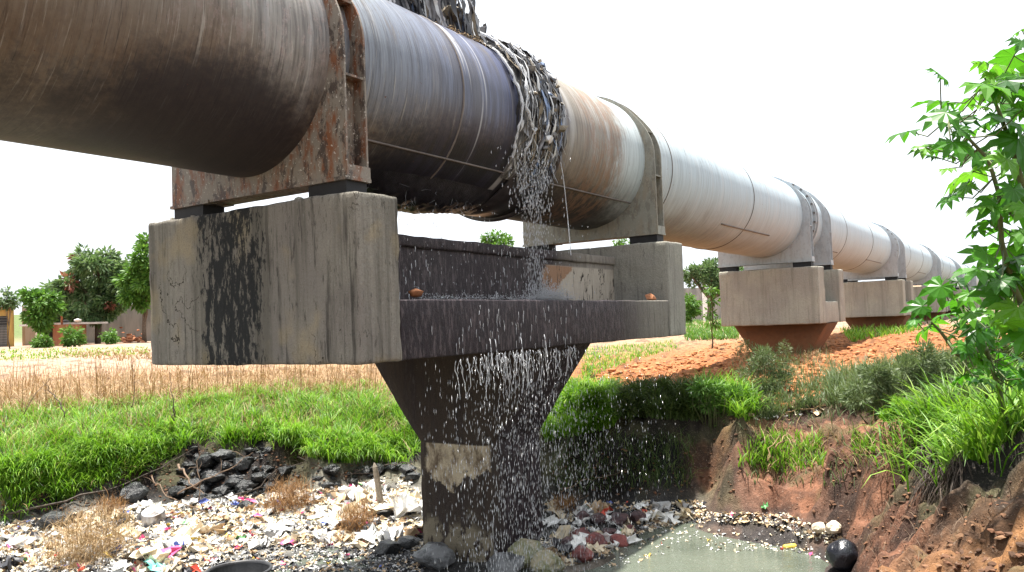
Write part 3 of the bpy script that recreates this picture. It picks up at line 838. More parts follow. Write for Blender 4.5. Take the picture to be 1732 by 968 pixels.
def blades(P, L, Wd, dirs, curve, lean=None, nseg=4):
    """arched grass blades: P roots, L lengths, Wd widths, dirs azimuths, curve droop"""
    n = len(P); P = np.asarray(P)
    t = np.linspace(0, 1, nseg + 1)
    lean = np.full(n, .25) if lean is None else lean
    th0 = lean; th = th0[:, None] + curve[:, None] * t[None]                # angle from vertical along the blade
    ds = L[:, None] / nseg
    hx = np.concatenate([np.zeros((n, 1)), np.cumsum(np.sin(th[:, :-1]) * ds, 1)], 1)
    hz = np.concatenate([np.zeros((n, 1)), np.cumsum(np.cos(th[:, :-1]) * ds, 1)], 1)
    dx, dy = np.cos(dirs)[:, None], np.sin(dirs)[:, None]
    C = np.stack([P[:, 0:1] + dx * hx, P[:, 1:2] + dy * hx, P[:, 2:3] + hz], 2)
    tw = rng.uniform(-.9, .9, n)
    sx, sy = -np.sin(dirs + tw)[:, None], np.cos(dirs + tw)[:, None]
    w = Wd[:, None] * np.array([.7, 1, .85, .5, .04])[None][:, :nseg + 1] * .5 if nseg == 4 else Wd[:, None] * (1 - t[None] * .96) * .5
    off = np.stack([sx * w, sy * w, np.zeros_like(w)], 2)
    V = np.concatenate([C - off, C + off], 1).reshape(-1, 3)
    m = nseg + 1
    b = (np.arange(n) * 2 * m)[:, None]
    k = np.arange(nseg)[None]
    Fc = np.stack([b + k, b + m + k, b + m + k + 1, b + k + 1], 2).reshape(-1, 4)
    return V, Fc
def poly_sample(poly, n, seed=0):
    r = np.random.default_rng(seed)
    P = np.array(poly, float); out = []
    lo, hi = P.min(0), P.max(0)
    while len(out) < n:
        q = lo + (hi - lo) * r.random((n * 2, 2))
        ins = np.zeros(len(q), bool); j = len(P) - 1
        for i in range(len(P)):
            c = ((P[i, 1] > q[:, 1]) != (P[j, 1] > q[:, 1])) & (q[:, 0] < (P[j, 0] - P[i, 0]) * (q[:, 1] - P[i, 1]) / (P[j, 1] - P[i, 1] + 1e-12) + P[i, 0])
            ins ^= c; j = i
        out += list(q[ins])
    return np.array(out[:n])
U = rng.uniform
# ---- green grass on the left bank
PG = [(0, 706), (120, 700), (250, 690), (380, 676), (430, 668), (520, 676), (640, 674), (700, 690), (712, 768), (640, 776), (560, 772), (500, 762), (450, 742), (330, 752), (240, 790), (100, 836), (0, 856)]
cen = hits(poly_sample(PG, 620, 1), 10, 26); nb_ = 46
vig = .45 + 1.25 * fbm(cen[:, 0] * 1.6, cen[:, 1] * 1.6, 3) * rng.uniform(.7, 1.3, len(cen))
P = np.repeat(cen, nb_, 0); vg = np.repeat(vig, nb_); n_ = len(P)
dr = U(0, 6.28, n_); P = P + np.stack([np.cos(dr), np.sin(dr), 0 * dr], 1) * (np.abs(rng.normal(0, .09, n_)) * vg)[:, None]
P[:, 2] = ground_z(P[:, :2]) - .02
toward = math.atan2(-.55, -.84)
V, Fc = blades(P, U(.16, .46, n_) * vg, U(.009, .019, n_), dr + rng.normal(0, .5, n_), U(.5, 2.6, n_), U(.05, .6, n_))
g2 = hits(poly_sample(PG, 5000, 2), 10, 26); m2 = len(g2)
V2, F2 = blades(g2, U(.08, .24, m2), U(.009, .016, m2), U(0, 6.28, m2), U(.3, 2, m2), U(.05, .7, m2))
tag(put('grass', mesh_np('grass', np.vstack([V, V2]), np.vstack([Fc, F2 + len(V)]), [MT['grass'], MT['straw'], MT['grass_dk']], True, np.repeat(rng.choice(3, n_ + m2, p=[.86, .03, .11]), 4))), 'bright green arching grass along the bank left of the column', kind='stuff')
# straggling green fading into the dry field
edge = hits(poly_sample([(0, 690), (250, 672), (400, 655), (650, 650), (650, 680), (400, 685), (0, 715)], 260, 3), 10, 30)
P = np.repeat(edge, 14, 0); n_ = len(P); P = P + rng.normal(0, .09, (n_, 3)) * [1, 1, 0]; P[:, 2] = ground_z(P[:, :2])
V, Fc = blades(P, U(.1, .34, n_), U(.009, .016, n_), U(0, 6.28, n_), U(.3, 2, n_), U(.05, .7, n_))
tag(put('grass', mesh_np('grass', V, Fc, [MT['grass']], True)), 'green tufts thinning out into the dry field', kind='stuff')
# long drooping tufts over the lip of the bank
lip = [(0, 820), (60, 812), (130, 792), (200, 772), (262, 762), (320, 742), (470, 742), (520, 752), (560, 762), (620, 762), (690, 768)]
pts = []
for a_, b_ in zip(lip[:-1], lip[1:]):
    if a_[0] == 320: continue
    for t in U(0, 1, int(abs(b_[0] - a_[0]) * 1.1)): pts.append((a_[0] + (b_[0] - a_[0]) * t + U(-3, 3), a_[1] + (b_[1] - a_[1]) * t + U(-26, 10) + (12 if a_[0] > 500 else 0)))
pts = np.repeat(np.array(pts), 6, 0) + rng.normal(0, 2.0, (len(pts) * 6, 2))
h = hits(pts, 10, 24); n_ = len(h)
V, Fc = blades(h, U(.3, .62, n_), U(.011, .021, n_), toward + rng.normal(0, .7, n_), U(1.4, 2.7, n_), U(.1, .5, n_))
tag(put('grass', mesh_np('grass', V, Fc, [MT['grass']], True)), 'long drooping grass hanging over the edge of the left bank', kind='stuff')
# sparse green in the far field and round the ploughed soil
def patch(poly, n, mat, label, Lr, Wr, seed, dmax=90, curve=(.3, 1.4), name='grass'):
    h = hits(poly_sample(poly, n, seed), 6, dmax); n_ = len(h)
    V, Fc = blades(h, U(*Lr, n_), U(*Wr, n_), U(0, 6.28, n_), U(*curve, n_), U(0, .5, n_))
    return tag(put(name, mesh_np(name, V, Fc, [mat], True)), label, kind='stuff')
patch([(985, 592), (1140, 578), (1150, 590), (1060, 615), (985, 645)], 1700, MT['grass'], 'short green grass at the edge of the ploughed soil', (.08, .2), (.015, .03), 2)
patch([(1150, 545), (1245, 540), (1250, 575), (1160, 578)], 1800, MT['mango2'], 'low green crop growing behind the first pier', (.2, .45), (.03, .06), 3)
patch([(0, 592), (250, 588), (250, 600), (120, 606), (0, 612)], 900, MT['grass'], 'thin green grass in front of the far wall', (.06, .16), (.03, .06), 4)
patch([(60, 600), (350, 590), (350, 604), (200, 612)], 900, MT['straw'], 'bleached short grass on the bare far ground', (.08, .2), (.03, .05), 5)
patch([(1420, 560), (1545, 545), (1560, 560), (1440, 580)], 900, MT['grass'], 'green weeds at the foot of the third pier', (.15, .4), (.02, .05), 6)
patch([(1240, 700), (1400, 640), (1440, 640), (1400, 690), (1300, 712)], 1500, MT['bush_grey'], 'thin greyish weeds on the upper right bank', (.12, .3), (.01, .02), 7)
patch([(1290, 740), (1390, 740), (1395, 790), (1330, 805), (1240, 790)], 520, MT['grass'], 'small green grass patch low on the red bank', (.12, .28), (.012, .022), 8, 20)
patch([(1440, 740), (1480, 740), (1480, 770), (1440, 770)], 130, MT['grass'], 'little green tuft on the red bank', (.08, .18), (.01, .02), 9, 20)
patch([(940, 650), (1050, 655), (1060, 690), (1040, 725), (920, 750), (915, 700)], 5500, MT['grass'], 'shaded dark grass right of the column', (.2, .45), (.010, .02), 10, 22, (1, 2.4))
patch([(1180, 650), (1260, 660), (1290, 700), (1265, 715), (1190, 690)], 1500, MT['grass'], 'tall green grass on the far bank of the pool', (.12, .55), (.012, .022), 11, 22, (.8, 2.4))
patch([(1060, 660), (1190, 660), (1200, 690), (1180, 715), (1050, 705)], 3600, MT['bush_dk'], 'dark trailing weeds over the shaded bank', (.2, .5), (.010, .022), 12, 22, (.8, 2.6))
patch([(1400, 640), (1560, 610), (1732, 600), (1732, 700), (1600, 710), (1480, 700), (1400, 690)], 7000, MT['bush_grey'], 'mixed greyish weeds along the right bank top', (.2, .5), (.010, .02), 14, 20, (.3, 1.8))
patch([(1250, 590), (1400, 590), (1420, 640), (1280, 690), (1230, 640)], 900, MT['bush_grey'], 'scattered thin weeds before the second pier', (.15, .4), (.008, .014), 15, 26, (.2, 1.2))
patch([(1250, 700), (1560, 700), (1570, 760), (1440, 830), (1260, 820)], 420, MT['bush_grey'], 'scattered small weeds over the eroded red bank', (.06, .25), (.010, .018), 16, 18, (.3, 2.2))
patch([(1270, 735), (1560, 725), (1540, 800), (1300, 810)], 260, MT['straw'], 'dead straws lying over the eroded red bank', (.1, .4), (.006, .012), 17, 18, (.8, 1.8), 'dry_grass')
patch([(1440, 850), (1732, 830), (1732, 968), (1480, 968)], 160, MT['twig'], 'dry twigs and rootlets over the bare near slope', (.05, .2), (.004, .008), 18, 14, (.8, 1.8), 'dry_grass')
patch([(930, 745), (1180, 740), (1170, 830), (940, 835)], 900, MT['bush_dk'], 'black roots and dead weeds on the shaded bank', (.15, .45), (.006, .012), 13, 22, (1.5, 2.9))
# ---- dry grass field
PS = [(0, 650), (120, 640), (250, 634), (640, 626), (650, 672), (480, 672), (380, 678), (250, 692), (0, 708)]
h = hits(poly_sample(PS, 5200, 21), 10, 60); n_ = len(h)
V, Fc = blades(h, U(.10, .42, n_) * (.35 + 1.3 * fbm(h[:, 0] * .9, h[:, 1] * .9, 3)), U(.006, .016, n_), U(0, 6.28, n_), U(-.8, 2.4, n_), U(0, 1.3, n_))
V2, F2 = blades(h[:500], U(.5, .95, 500), U(.010, .018, 500), U(0, 6.28, 500), U(-.4, .6, 500), U(0, .35, 500))
kk = rng.integers(0, len(h), 1500); V3, F3 = blades(h[kk] + [0, 0, .05], U(.3, .8, 1500), U(.010, .018, 1500), U(0, 6.28, 1500), U(-.3, .6, 1500), U(.7, 1.5, 1500))
tag(put('dry_grass', mesh_np('dry_grass', np.vstack([V, V2, V3]), np.vstack([Fc, F2 + len(V), F3 + len(V) + len(V2)]), [MT['straw'], MT['straw_red']], True, rng.integers(0, 3, len(Fc) + len(F2) + len(F3)) // 2)), 'brown dry grass and dead stems across the field on the left', kind='stuff')
h = hits(poly_sample([(0, 608), (250, 605), (620, 612), (640, 640), (0, 650)], 900, 22), 10, 90); n_ = len(h)
V, Fc = blades(h, U(.08, .3, n_), U(.010, .02, n_), U(0, 6.28, n_), U(-.2, 1.6, n_), U(0, .8, n_))
tag(put('dry_grass', mesh_np('dry_grass', V, Fc, [MT['straw_red']], True)), 'sparse reddish dry stalks further out in the field', kind='stuff')
h = hits(poly_sample([(0, 690), (380, 672), (650, 668), (700, 760), (500, 740), (330, 742), (0, 800)], 1500, 23), 10, 60); n_ = len(h)
V, Fc = blades(h, U(.3, .6, n_), U(.006, .012, n_), U(0, 6.28, n_), U(-.2, 1.2, n_), U(0, .8, n_))
tag(put('dry_grass', mesh_np('dry_grass', V, Fc, [MT['straw']], True)), 'dead straws sticking out of the green bank grass', kind='stuff')
# ---- clods on the ploughed soil
def lumps(pts, rmin, rmax, seed, flat=.7, power=2.0):
    r = np.random.default_rng(seed)
    ico = bmesh.new(); bmesh.ops.create_icosphere(ico, subdivisions=1, radius=1)
    iv = np.array([v.co[:] for v in ico.verts]); fi = np.array([[v.index for v in f.verts] for f in ico.faces]); ico.free()
    n = len(pts); s = rmin + (rmax - rmin) * r.random(n) ** power
    V = iv[None] * (1 + r.normal(0, .22, (n, len(iv), 1)))
    V = V * (s[:, None, None] * np.stack([r.uniform(.7, 1.3, n), r.uniform(.7, 1.3, n), r.uniform(.5, 1.0, n) * flat], 1)[:, None, :])
    a = r.uniform(0, 6.28, n); ca_, sa_ = np.cos(a)[:, None], np.sin(a)[:, None]
    V = np.stack([V[..., 0] * ca_ - V[..., 1] * sa_, V[..., 0] * sa_ + V[..., 1] * ca_, V[..., 2]], 2) + pts[:, None]
    return V.reshape(-1, 3), (fi[None] + (np.arange(n) * len(iv))[:, None, None]).reshape(-1, 3)
nc = NT('orange_soil_clods', .95, .1)
MT['clod'] = nc.out(nc.mix(nc.noise(20, 4), nc.ramp(nc.island(), [(0, (.22, .085, .035)), (.6, (.42, .19, .085)), (1, (.52, .28, .15))]), (.30, .12, .05)), nc.noise(60, 4), .5, .01)
h = hits(poly_sample([(970, 650), (1060, 618), (1250, 575), (1560, 548), (1660, 545), (1732, 560), (1732, 620), (1450, 650), (1320, 690), (1240, 660), (1060, 662)], 7000, 31), 9, 60)
V, Fc = lumps(h, .015, .10, 3)
tag(put('soil_clods', mesh_np('soil_clods', V, Fc, [MT['clod']], False)), 'rough orange clods of the ploughed field beside the piers', kind='stuff')

# ------------------------------------------------------------ trees and bushes
def crown(blobs, n, size, seed, droop=.6, hollow=.35, asp=.36):
    r = np.random.default_rng(seed)
    B = np.array(blobs); w = B[:, 3] ** 2; w /= w.sum()
    k = r.choice(len(B), n, p=w)
    d = r.normal(0, 1, (n, 3)); d /= np.linalg.norm(d, axis=1)[:, None]
    q = r.random(n) ** .4
    # twig clumps inside each blob give an uneven outline
    nc_ = 15
    cl = r.normal(0, 1, (len(B), nc_, 3)); cl /= np.linalg.norm(cl, axis=2)[..., None]; cl *= (r.random((len(B), nc_, 1)) ** .33) * 1.0
    kc = r.integers(0, nc_, n)
    P = B[k, :3] + (cl[k, kc] * .95 + d * q[:, None] * .36) * B[k, 3:4] * np.array([1, 1, .85])
    dirv = d + cl[k, kc] * .8 + np.array([0, 0, -droop]); dirv /= np.linalg.norm(dirv, axis=1)[:, None]
    side = np.cross(dirv, r.normal(0, 1, (n, 3))); side /= np.linalg.norm(side, axis=1)[:, None]
    s = size * r.uniform(.6, 1.3, n)[:, None]
    V = np.stack([P, P + dirv * s * .45 + side * s * asp * .5, P + dirv * s, P + dirv * s * .45 - side * s * asp * .5], 1).reshape(-1, 3)
    return V, np.arange(4 * n).reshape(n, 4)
def img(px, py, d): return PD(px, py, d)
def tree(name, label, base_px, base_py, dpt, blobs_px, n, size, mat, cat='tree', group=None, tr=.14, seed=1, droop=.6, red=0, stems=1, zoff=None):
    """blobs_px: crown masses as (bearing x, y, radius in photo pixels)"""
    r = random.Random(seed)
    b = PD(base_px, base_py, dpt); b[2] = gz(b[0], b[1]) - .05
    t = thing(name, label, cat, tuple(b), group)
    sc = dpt / F
    B = []
    for (x, y, rr) in blobs_px:
        p = PD(x, y, dpt + r.uniform(-.5, .5) * rr * sc * 1.2)
        B.append((*p, rr * sc))
    mb = MB()
    for s in range(stems):
        top = np.mean([q[:3] for q in B], 0)
        off = np.array([r.uniform(-.5, .5), r.uniform(-.5, .5), 0]) * tr * 4 * (stems > 1)
        fork = b + (top - b) * .45 + off
        mb.tube([b + off * .4, b + (fork - b) * .5 + np.array([r.uniform(-.1, .1), r.uniform(-.1, .1), 0]), fork], [tr, tr * .75, tr * .6], 8)
        for q in B[s::stems] if stems > 1 else B:
            q3 = np.array(q[:3])
            mid = (fork + q3) / 2 + np.array([r.uniform(-.15, .15), r.uniform(-.15, .15), r.uniform(-.3, .1)]) * q[3]
            mb.tube([fork, mid, q3, q3 + np.array([r.uniform(-.5, .5), r.uniform(-.5, .5), .6]) * q[3]], [tr * .5, tr * .35, tr * .2, tr * .05], 6)
            for _ in range(4):
                e = q3 + np.array([r.uniform(-1, 1), r.uniform(-1, 1), r.uniform(-.6, .8)]) * q[3] * .8
                mb.tube([(fork + q3 * 2) / 3, (q3 + e) / 2, e], [tr * .25, tr * .15, tr * .04], 5)
    mb.build('trunk', MT['bark'], t)
    V, Fc = crown(B, n, size, seed + 50, droop)
    mi = None; mats = [mat]
    if red:
        mats = [mat, MT['mango_red']]
        ctr = V[::4]; rr_ = np.random.default_rng(seed)
        spots = ctr[rr_.integers(0, len(ctr), 7)]
        dm = np.min(np.linalg.norm(ctr[:, None] - spots[None], axis=2), 1)
        mi = (dm < red).astype(int)
    put('crown', mesh_np('crown', V, Fc, mats, True, mi), t)
    return t
GT = 'trees at the far edge of the field'
tree('mango_tree', 'large dark mango tree with reddish clusters before the grey wall', 166, 583, 56, [(165, 455, 34), (138, 470, 30), (195, 468, 30), (158, 505, 34), (188, 510, 28), (212, 480, 26), (148, 436, 20), (182, 438, 20), (122, 488, 24), (170, 530, 20), (218, 455, 18)], 13000, .42, MT['mango'], group=GT, seed=1, red=.33, stems=3, tr=.16)
tree('mango_tree', 'dark mango tree crowded against the left side of the largest one', 123, 584, 58, [(118, 505, 28), (98, 498, 22), (132, 525, 24), (110, 530, 20)], 5200, .40, MT['mango'], group=GT, seed=2, stems=2, tr=.12)
tree('leafy_tree', 'tall bright green tree half hidden by the pier beam edge', 243, 582, 54, [(242, 440, 26), (230, 470, 30), (252, 480, 30), (236, 505, 22), (248, 412, 16), (260, 450, 22), (222, 500, 18)], 7500, .34, MT['mango2'], group=GT, seed=3, stems=3, tr=.13)
tree('young_tree', 'small pale green tree standing before the tan wall', 72, 592, 50, [(68, 512, 20), (54, 503, 16), (82, 520, 17), (66, 535, 19), (48, 496, 10), (74, 550, 13), (90, 505, 12)], 3600, .34, MT['mango2'], group=GT, seed=4, tr=.07)
tree('sapling', 'thin bare-stemmed sapling at the far left edge', 17, 597, 48, [(15, 508, 12), (20, 514, 9), (8, 517, 8), (10, 492, 5)], 700, .26, MT['mango'], group=GT, seed=5, tr=.045)
tree('leafy_tree', 'single treetop showing above the soaked spine wall', 840, 560, 62, [(838, 406, 18), (825, 402, 10), (853, 412, 12), (845, 425, 20), (835, 450, 28)], 2200, .36, MT['mango2'], group=GT, seed=6, tr=.14)
tree('leafy_tree', 'treetop just peeping over the far beam of the nearest pier', 1048, 545, 70, [(1047, 408, 9), (1055, 420, 16), (1040, 430, 18)], 900, .36, MT['mango2'], group=GT, seed=7, tr=.12)
tree('spreading_tree', 'flat-topped spreading tree behind the second pier', 1196, 527, 75, [(1185, 458, 16), (1205, 455, 17), (1225, 462, 18), (1175, 472, 14), (1200, 476, 18), (1222, 482, 18), (1245, 470, 18), (1165, 462, 8)], 6500, .36, MT['mango'], group=GT, seed=8, tr=.2, stems=2, droop=.1)
tree('bush', 'bright green shrub at the edge of the second pier', 1168, 548, 55, [(1168, 510, 12), (1172, 525, 13), (1164, 535, 10)], 1400, .26, MT['mango2'], 'bush', group='shrubs near the far walls', seed=9, tr=.05)
tree('bush', 'yellow-green rounded shrub at the foot of the large mango tree', 186, 584, 50, [(186, 568, 11), (192, 574, 9), (178, 572, 9)], 900, .2, MT['mango2'], 'bush', group='shrubs near the far walls', seed=10, tr=.04)
tree('bush', 'bright green shrub in front of the brick hut', 124, 590, 46, [(122, 565, 13), (130, 575, 11), (116, 577, 9)], 1100, .22, MT['mango2'], 'bush', group='shrubs near the far walls', seed=11, tr=.04)
tree('bush', 'low green shrub under the small pale tree', 70, 594, 46, [(70, 577, 11), (80, 580, 9), (62, 582, 8)], 900, .2, MT['mango2'], 'bush', group='shrubs near the far walls', seed=12, tr=.04)
tree('sapling', 'straight thin sapling in the crop before the second pier', 1203, 578, 27, [(1203, 490, 10), (1206, 510, 9), (1200, 530, 8), (1208, 545, 9)], 260, .17, MT['mango2'], 'sapling', seed=13, tr=.035)
for i, (x, d, bl, n_, m_, lb) in enumerate([
        (1640, 150, [(1640, 468, 10), (1655, 470, 9), (1628, 472, 8)], 900, 'mango', 'small far tree beyond the end of the pipeline'),
        (1290, 110, [(1270, 475, 16), (1300, 478, 15), (1325, 482, 14)], 1800, 'mango', 'far low tree showing between the second pier and its pipe'),
        (300, 70, [(290, 480, 20), (310, 470, 18), (275, 500, 18), (320, 500, 20)], 1500, 'mango', 'far tree behind the near beam at the end of the wall')]):
    tree('leafy_tree', lb, x, 530, d, bl, n_, .5, MT[m_], group=GT, seed=30 + i, tr=.15)

def bush(label, spots, dpt, n, size, mat, seed, stem_n=30, name='weed_bush', asp=.25, group='weeds on the right bank', droop=.0, dry=False):
    """spots: (x, y, radius px) masses; stems rise from the ground under them"""
    r = random.Random(seed)
    sc = dpt / F
    B = [(*PD(x, y, dpt + r.uniform(-.4, .4) * rr * sc), rr * sc) for x, y, rr in spots]
    cx = np.mean([b[:2] for b in B], 0)
    z0 = gz(*cx)
    t = thing(name, label, 'bush', (cx[0], cx[1], z0), group)
    V, Fc = crown(B, n, size, seed, droop, asp=asp)
    put('foliage', mesh_np('foliage', V, Fc, [mat], True), t)
    mb = MB()
    for i in range(stem_n):
        q = B[i % len(B)]
        e = np.array(q[:3]) + np.array([r.gauss(0, .5), r.gauss(0, .5), r.uniform(-.2, .95)]) * q[3]
        s = np.array([cx[0] * .4 + e[0] * .6, cx[1] * .4 + e[1] * .6, 0]); s[2] = gz(s[0], s[1]) - .03
        m = (s + e) / 2 + np.array([r.gauss(0, .06), r.gauss(0, .06), .05])
        mb.tube([s, m, e], [.007, .005, .002], 5)
    mb.build('stems', MT['twig'] if dry else MT['stem'], t)
    return t
bush('feathery grey-green weed bush on the bank in front of the second pier', [(1285, 640, 34), (1260, 660, 26), (1310, 655, 28), (1290, 610, 24), (1270, 680, 28), (1320, 625, 18)], 14.2, 9000, .075, MT['bush_grey'], 41, 60, asp=.16)
bush('thin tall weeds rising against the red column of the second pier', [(1262, 590, 14), (1300, 600, 14), (1325, 590, 14), (1280, 610, 16), (1330, 610, 14)], 17.5, 1300, .07, MT['bush_grey'], 42, 40, asp=.18)
bush('dark green weed bush overhanging the shaded bank', [(1080, 665, 26), (1120, 668, 26), (1155, 672, 24), (1060, 690, 22), (1100, 700, 26)], 13.6, 6500, .07, MT['bush_dk'], 43, 50, asp=.28)
bush('green grassy bush just right of the column flare', [(975, 670, 22), (1000, 680, 24), (960, 700, 22), (1020, 668, 16)], 14.6, 3600, .09, MT['grass'], 44, 30, asp=.2)
bush('bright green bush at the right end of the shaded bank', [(1198, 678, 24), (1228, 700, 26), (1185, 652, 16), (1250, 672, 18), (1210, 655, 16)], 13.0, 2300, .10, MT['mango2'], 45, 40, asp=.22)
bush('wide dusty green thicket with white flower heads under the broad-leaved plant', [(1480, 640, 32), (1530, 640, 36), (1580, 630, 38), (1630, 625, 40), (1450, 665, 26), (1500, 680, 26), (1560, 610, 30), (1600, 660, 36)], 11.0, 16000, .065, MT['bush_grey'], 46, 90, asp=.2)
bush('dark green thicket at the right edge beneath the broad leaves', [(1680, 610, 40), (1720, 620, 42), (1650, 650, 36), (1700, 660, 40), (1735, 580, 34)], 9.6, 12000, .075, MT['bush_dk'], 47, 70, asp=.24)
bush('tangle of dry twigs against the foot of the second pier', [(1375, 610, 18), (1395, 625, 18), (1360, 630, 14)], 18.5, 900, .07, MT['straw'], 48, 60, asp=.12, dry=True)
bush('low light green weed on the lip of the red bank', [(1520, 690, 14), (1540, 700, 14), (1500, 700, 10)], 9.6, 1000, .06, MT['grass'], 49, 16, asp=.4)

# ---- broad-bladed grass clumps on the right-hand lip
def clump(label, px, py, n, Lr, seed, spread=.3, dmin=5):
    c = hit(px, py, dmin, 14)
    if c is None: return
    r = np.random.default_rng(seed)
    xy = c[None, :2] + r.normal(0, spread, (n, 2)); z = ground_z(xy)
    P = np.column_stack([xy, np.maximum(z, c[2] - .5)])
    out = np.arctan2(xy[:, 1] - c[1], xy[:, 0] - c[0]) + r.normal(0, .8, n)
    V, Fc = blades(P, r.uniform(*Lr, n), r.uniform(.012, .026, n), out, r.uniform(.8, 2.6, n), r.uniform(.05, .6, n))
    o = put('grass_clump', mesh_np('grass_clump', V, Fc, [MT['grass']], True), None, tuple(c))
    return tag(o, label, 'grass clump', 'broad-bladed grass clumps on the right-hand lip')
clump('big bright grass clump hanging over the black hollow', 1625, 735, 620, (.35, .75), 61, .28)
clump('bright grass clump at the right edge above the bare slope', 1705, 740, 620, (.35, .8), 62, .28)
clump('grass clump behind the black hollow, nearest the thicket', 1585, 715, 300, (.3, .6), 63, .2)
clump('upright grass clump behind the two biggest ones', 1665, 700, 320, (.4, .8), 64, .22)

# ---- castor plants at the right edge
LOBES = 9
def palm_leaf(c, R_, nrm, heading, rr):
    nrm = Vector(nrm).normalized(); hd = Vector(heading); hd = (hd - nrm * hd.dot(nrm)).normalized(); sd_ = nrm.cross(hd)
    V = [tuple(c)]; Fc = []
    tips = [(-150, .45), (-112, .68), (-75, .85), (-37, .97), (0, 1.05), (37, .97), (75, .85), (112, .68), (150, .45)]
    ring = []
    for i, (a, r0) in enumerate(tips):
        r1 = r0 * rr.uniform(.85, 1.12)
        dr = rr.uniform(.10, .30)
        for (da, k, z) in ((-19, .40, .0), (-14, .72, .03), (0, 1.0, -.12), (14, .72, .03), (19, .40, .0)):
            an = math.radians(a + da * (1 if abs(a) < 140 else .7))
            rad_ = R_ * (r1 * k if k > .41 else .52)
            zz_ = (z - dr * k * k) * R_
            ring.append(Vector(c) + (hd * math.cos(an) + sd_ * math.sin(an)) * rad_ + nrm * zz_)
        ring.append(Vector(c) + (hd * math.cos(math.radians(a)) + sd_ * math.sin(math.radians(a))) * R_ * .56 * r1 - nrm * R_ * .07)
    V += [tuple(v) for v in ring]
    for i in range(len(tips)):
        o = 1 + i * 6
        mid = o + 5
        Fc += [(0, o, mid), (o, o + 1, mid), (o + 1, o + 2, mid), (o + 2, o + 3, mid), (o + 3, o + 4, mid), (0, mid, o + 4)]
        if i < len(tips) - 1: Fc.append((0, o + 4, o + 6))
    return V, Fc
def castor(label, leaves, stems, seed, group='broad-leaved plants at the right edge'):
    rr = random.Random(seed)
    S3 = [[Vector(PD(*p)) for p in st] for st in stems]
    b = S3[0][0]
    t = thing('castor_plant', label, 'plant', tuple(b), group)
    ms, mf, mp = MB(), MB(), MB()
    dense = []
    for st in S3:
        n = len(st); ms.tube(st, [.026 - .019 * i / (n - 1) for i in range(n)], 8)
        for a_, b_ in zip(st[:-1], st[1:]):
            for k in range(6): dense.append(a_.lerp(b_, k / 6))
    view = Vector(M[:, 2])
    for (x, y, rp, *dd) in leaves:
        d = dd[0] if dd else rr.uniform(5.3, 6.5)
        c = Vector(PD(x, y, d)); R_ = rp * d / F * 1.75
        near = min(dense, key=lambda q: (q - c).length)
        outw = (c - near); outw.z = 0
        if outw.length < .03: outw = Vector((rr.gauss(0, 1), rr.gauss(0, 1), 0))
        outw.normalize()
        nrm = Vector((0, 0, 1)) * rr.uniform(.55, 1.0) - view * rr.uniform(-.1, .95) + outw * rr.uniform(.0, .55) + Vector((rr.gauss(0, .22), rr.gauss(0, .22), 0))
        V, Fc = palm_leaf(c, R_, nrm, outw + Vector((rr.gauss(0, .4), rr.gauss(0, .4), -.2)), rr)
        mf.add(V, Fc)
        if (near - c).length < 1.6:
            mid = (near + c) / 2 + Vector((0, 0, -.08)); mp.tube([near, mid, c], [.006, .005, .004], 5)
    ms.build('stem', MT['stem'], t)
    if mp.V: mp.build('leaf_stalks', MT['stem'], t)
    mf.build('foliage', MT['castor'], t, smooth=False)
    return t
LV = [(1590, 126, 20), (1595, 172, 28), (1535, 222, 25), (1673, 107, 34), (1715, 95, 32), (1665, 142, 34), (1712, 155, 36), (1645, 165, 22), (1600, 190, 26), (1625, 205, 26), (1660, 212, 30), (1700, 200, 32), (1728, 185, 35),
      (1612, 240, 26), (1565, 250, 18), (1650, 255, 28), (1690, 240, 32), (1722, 235, 35), (1580, 265, 12), (1645, 290, 34), (1605, 285, 14), (1635, 314, 18), (1607, 333, 18), (1703, 270, 24), (1728, 300, 25), (1680, 330, 20),
      (1662, 347, 20), (1722, 345, 26), (1675, 372, 24), (1708, 390, 28), (1728, 70, 20), (1728, 50, 12), (1660, 388, 18), (1702, 420, 28), (1728, 440, 30), (1668, 430, 24), (1695, 460, 30), (1655, 455, 26), (1725, 480, 32), (1690, 500, 28),
      (1720, 130, 26), (1690, 175, 26), (1740, 210, 30), (1715, 320, 22), (1735, 390, 26), (1722, 520, 30), (1738, 560, 32), (1700, 545, 28)]
q_ = random.Random(4)
for _ in range(16): LV.append((q_.uniform(1668, 1745), q_.uniform(95, 560), q_.uniform(18, 34)))
for _ in range(5): LV.append((q_.uniform(1575, 1660), q_.uniform(150, 300), q_.uniform(12, 22)))
castor('tall broad-leaved plant with jagged palm-shaped leaves reaching in from the right edge', LV,
       [[(1768, 800, 6.2), (1755, 640, 6.1), (1742, 480, 6.0), (1736, 320, 5.9), (1745, 160, 5.9), (1750, 40, 5.9)],
        [(1748, 560, 6.05), (1712, 480, 5.95), (1694, 410, 5.9), (1690, 330, 5.85), (1672, 270, 5.8), (1620, 215, 5.75), (1585, 190, 5.7)],
        [(1738, 350, 5.9), (1715, 260, 5.9), (1690, 190, 5.9), (1665, 130, 5.85)]], 71)
LV2 = [(1592, 478, 32), (1560, 512, 26), (1622, 502, 30), (1570, 545, 34), (1602, 525, 24), (1642, 522, 28), (1652, 552, 32), (1655, 600, 26), (1690, 590, 28), (1620, 470, 20), (1640, 490, 24), (1548, 535, 16), (1700, 622, 26),
       (1668, 570, 24), (1610, 560, 22), (1632, 585, 18), (1725, 600, 28), (1680, 535, 24)]
for _ in range(34): LV2.append((q_.uniform(1620, 1740), q_.uniform(510, 640), q_.uniform(14, 24)))
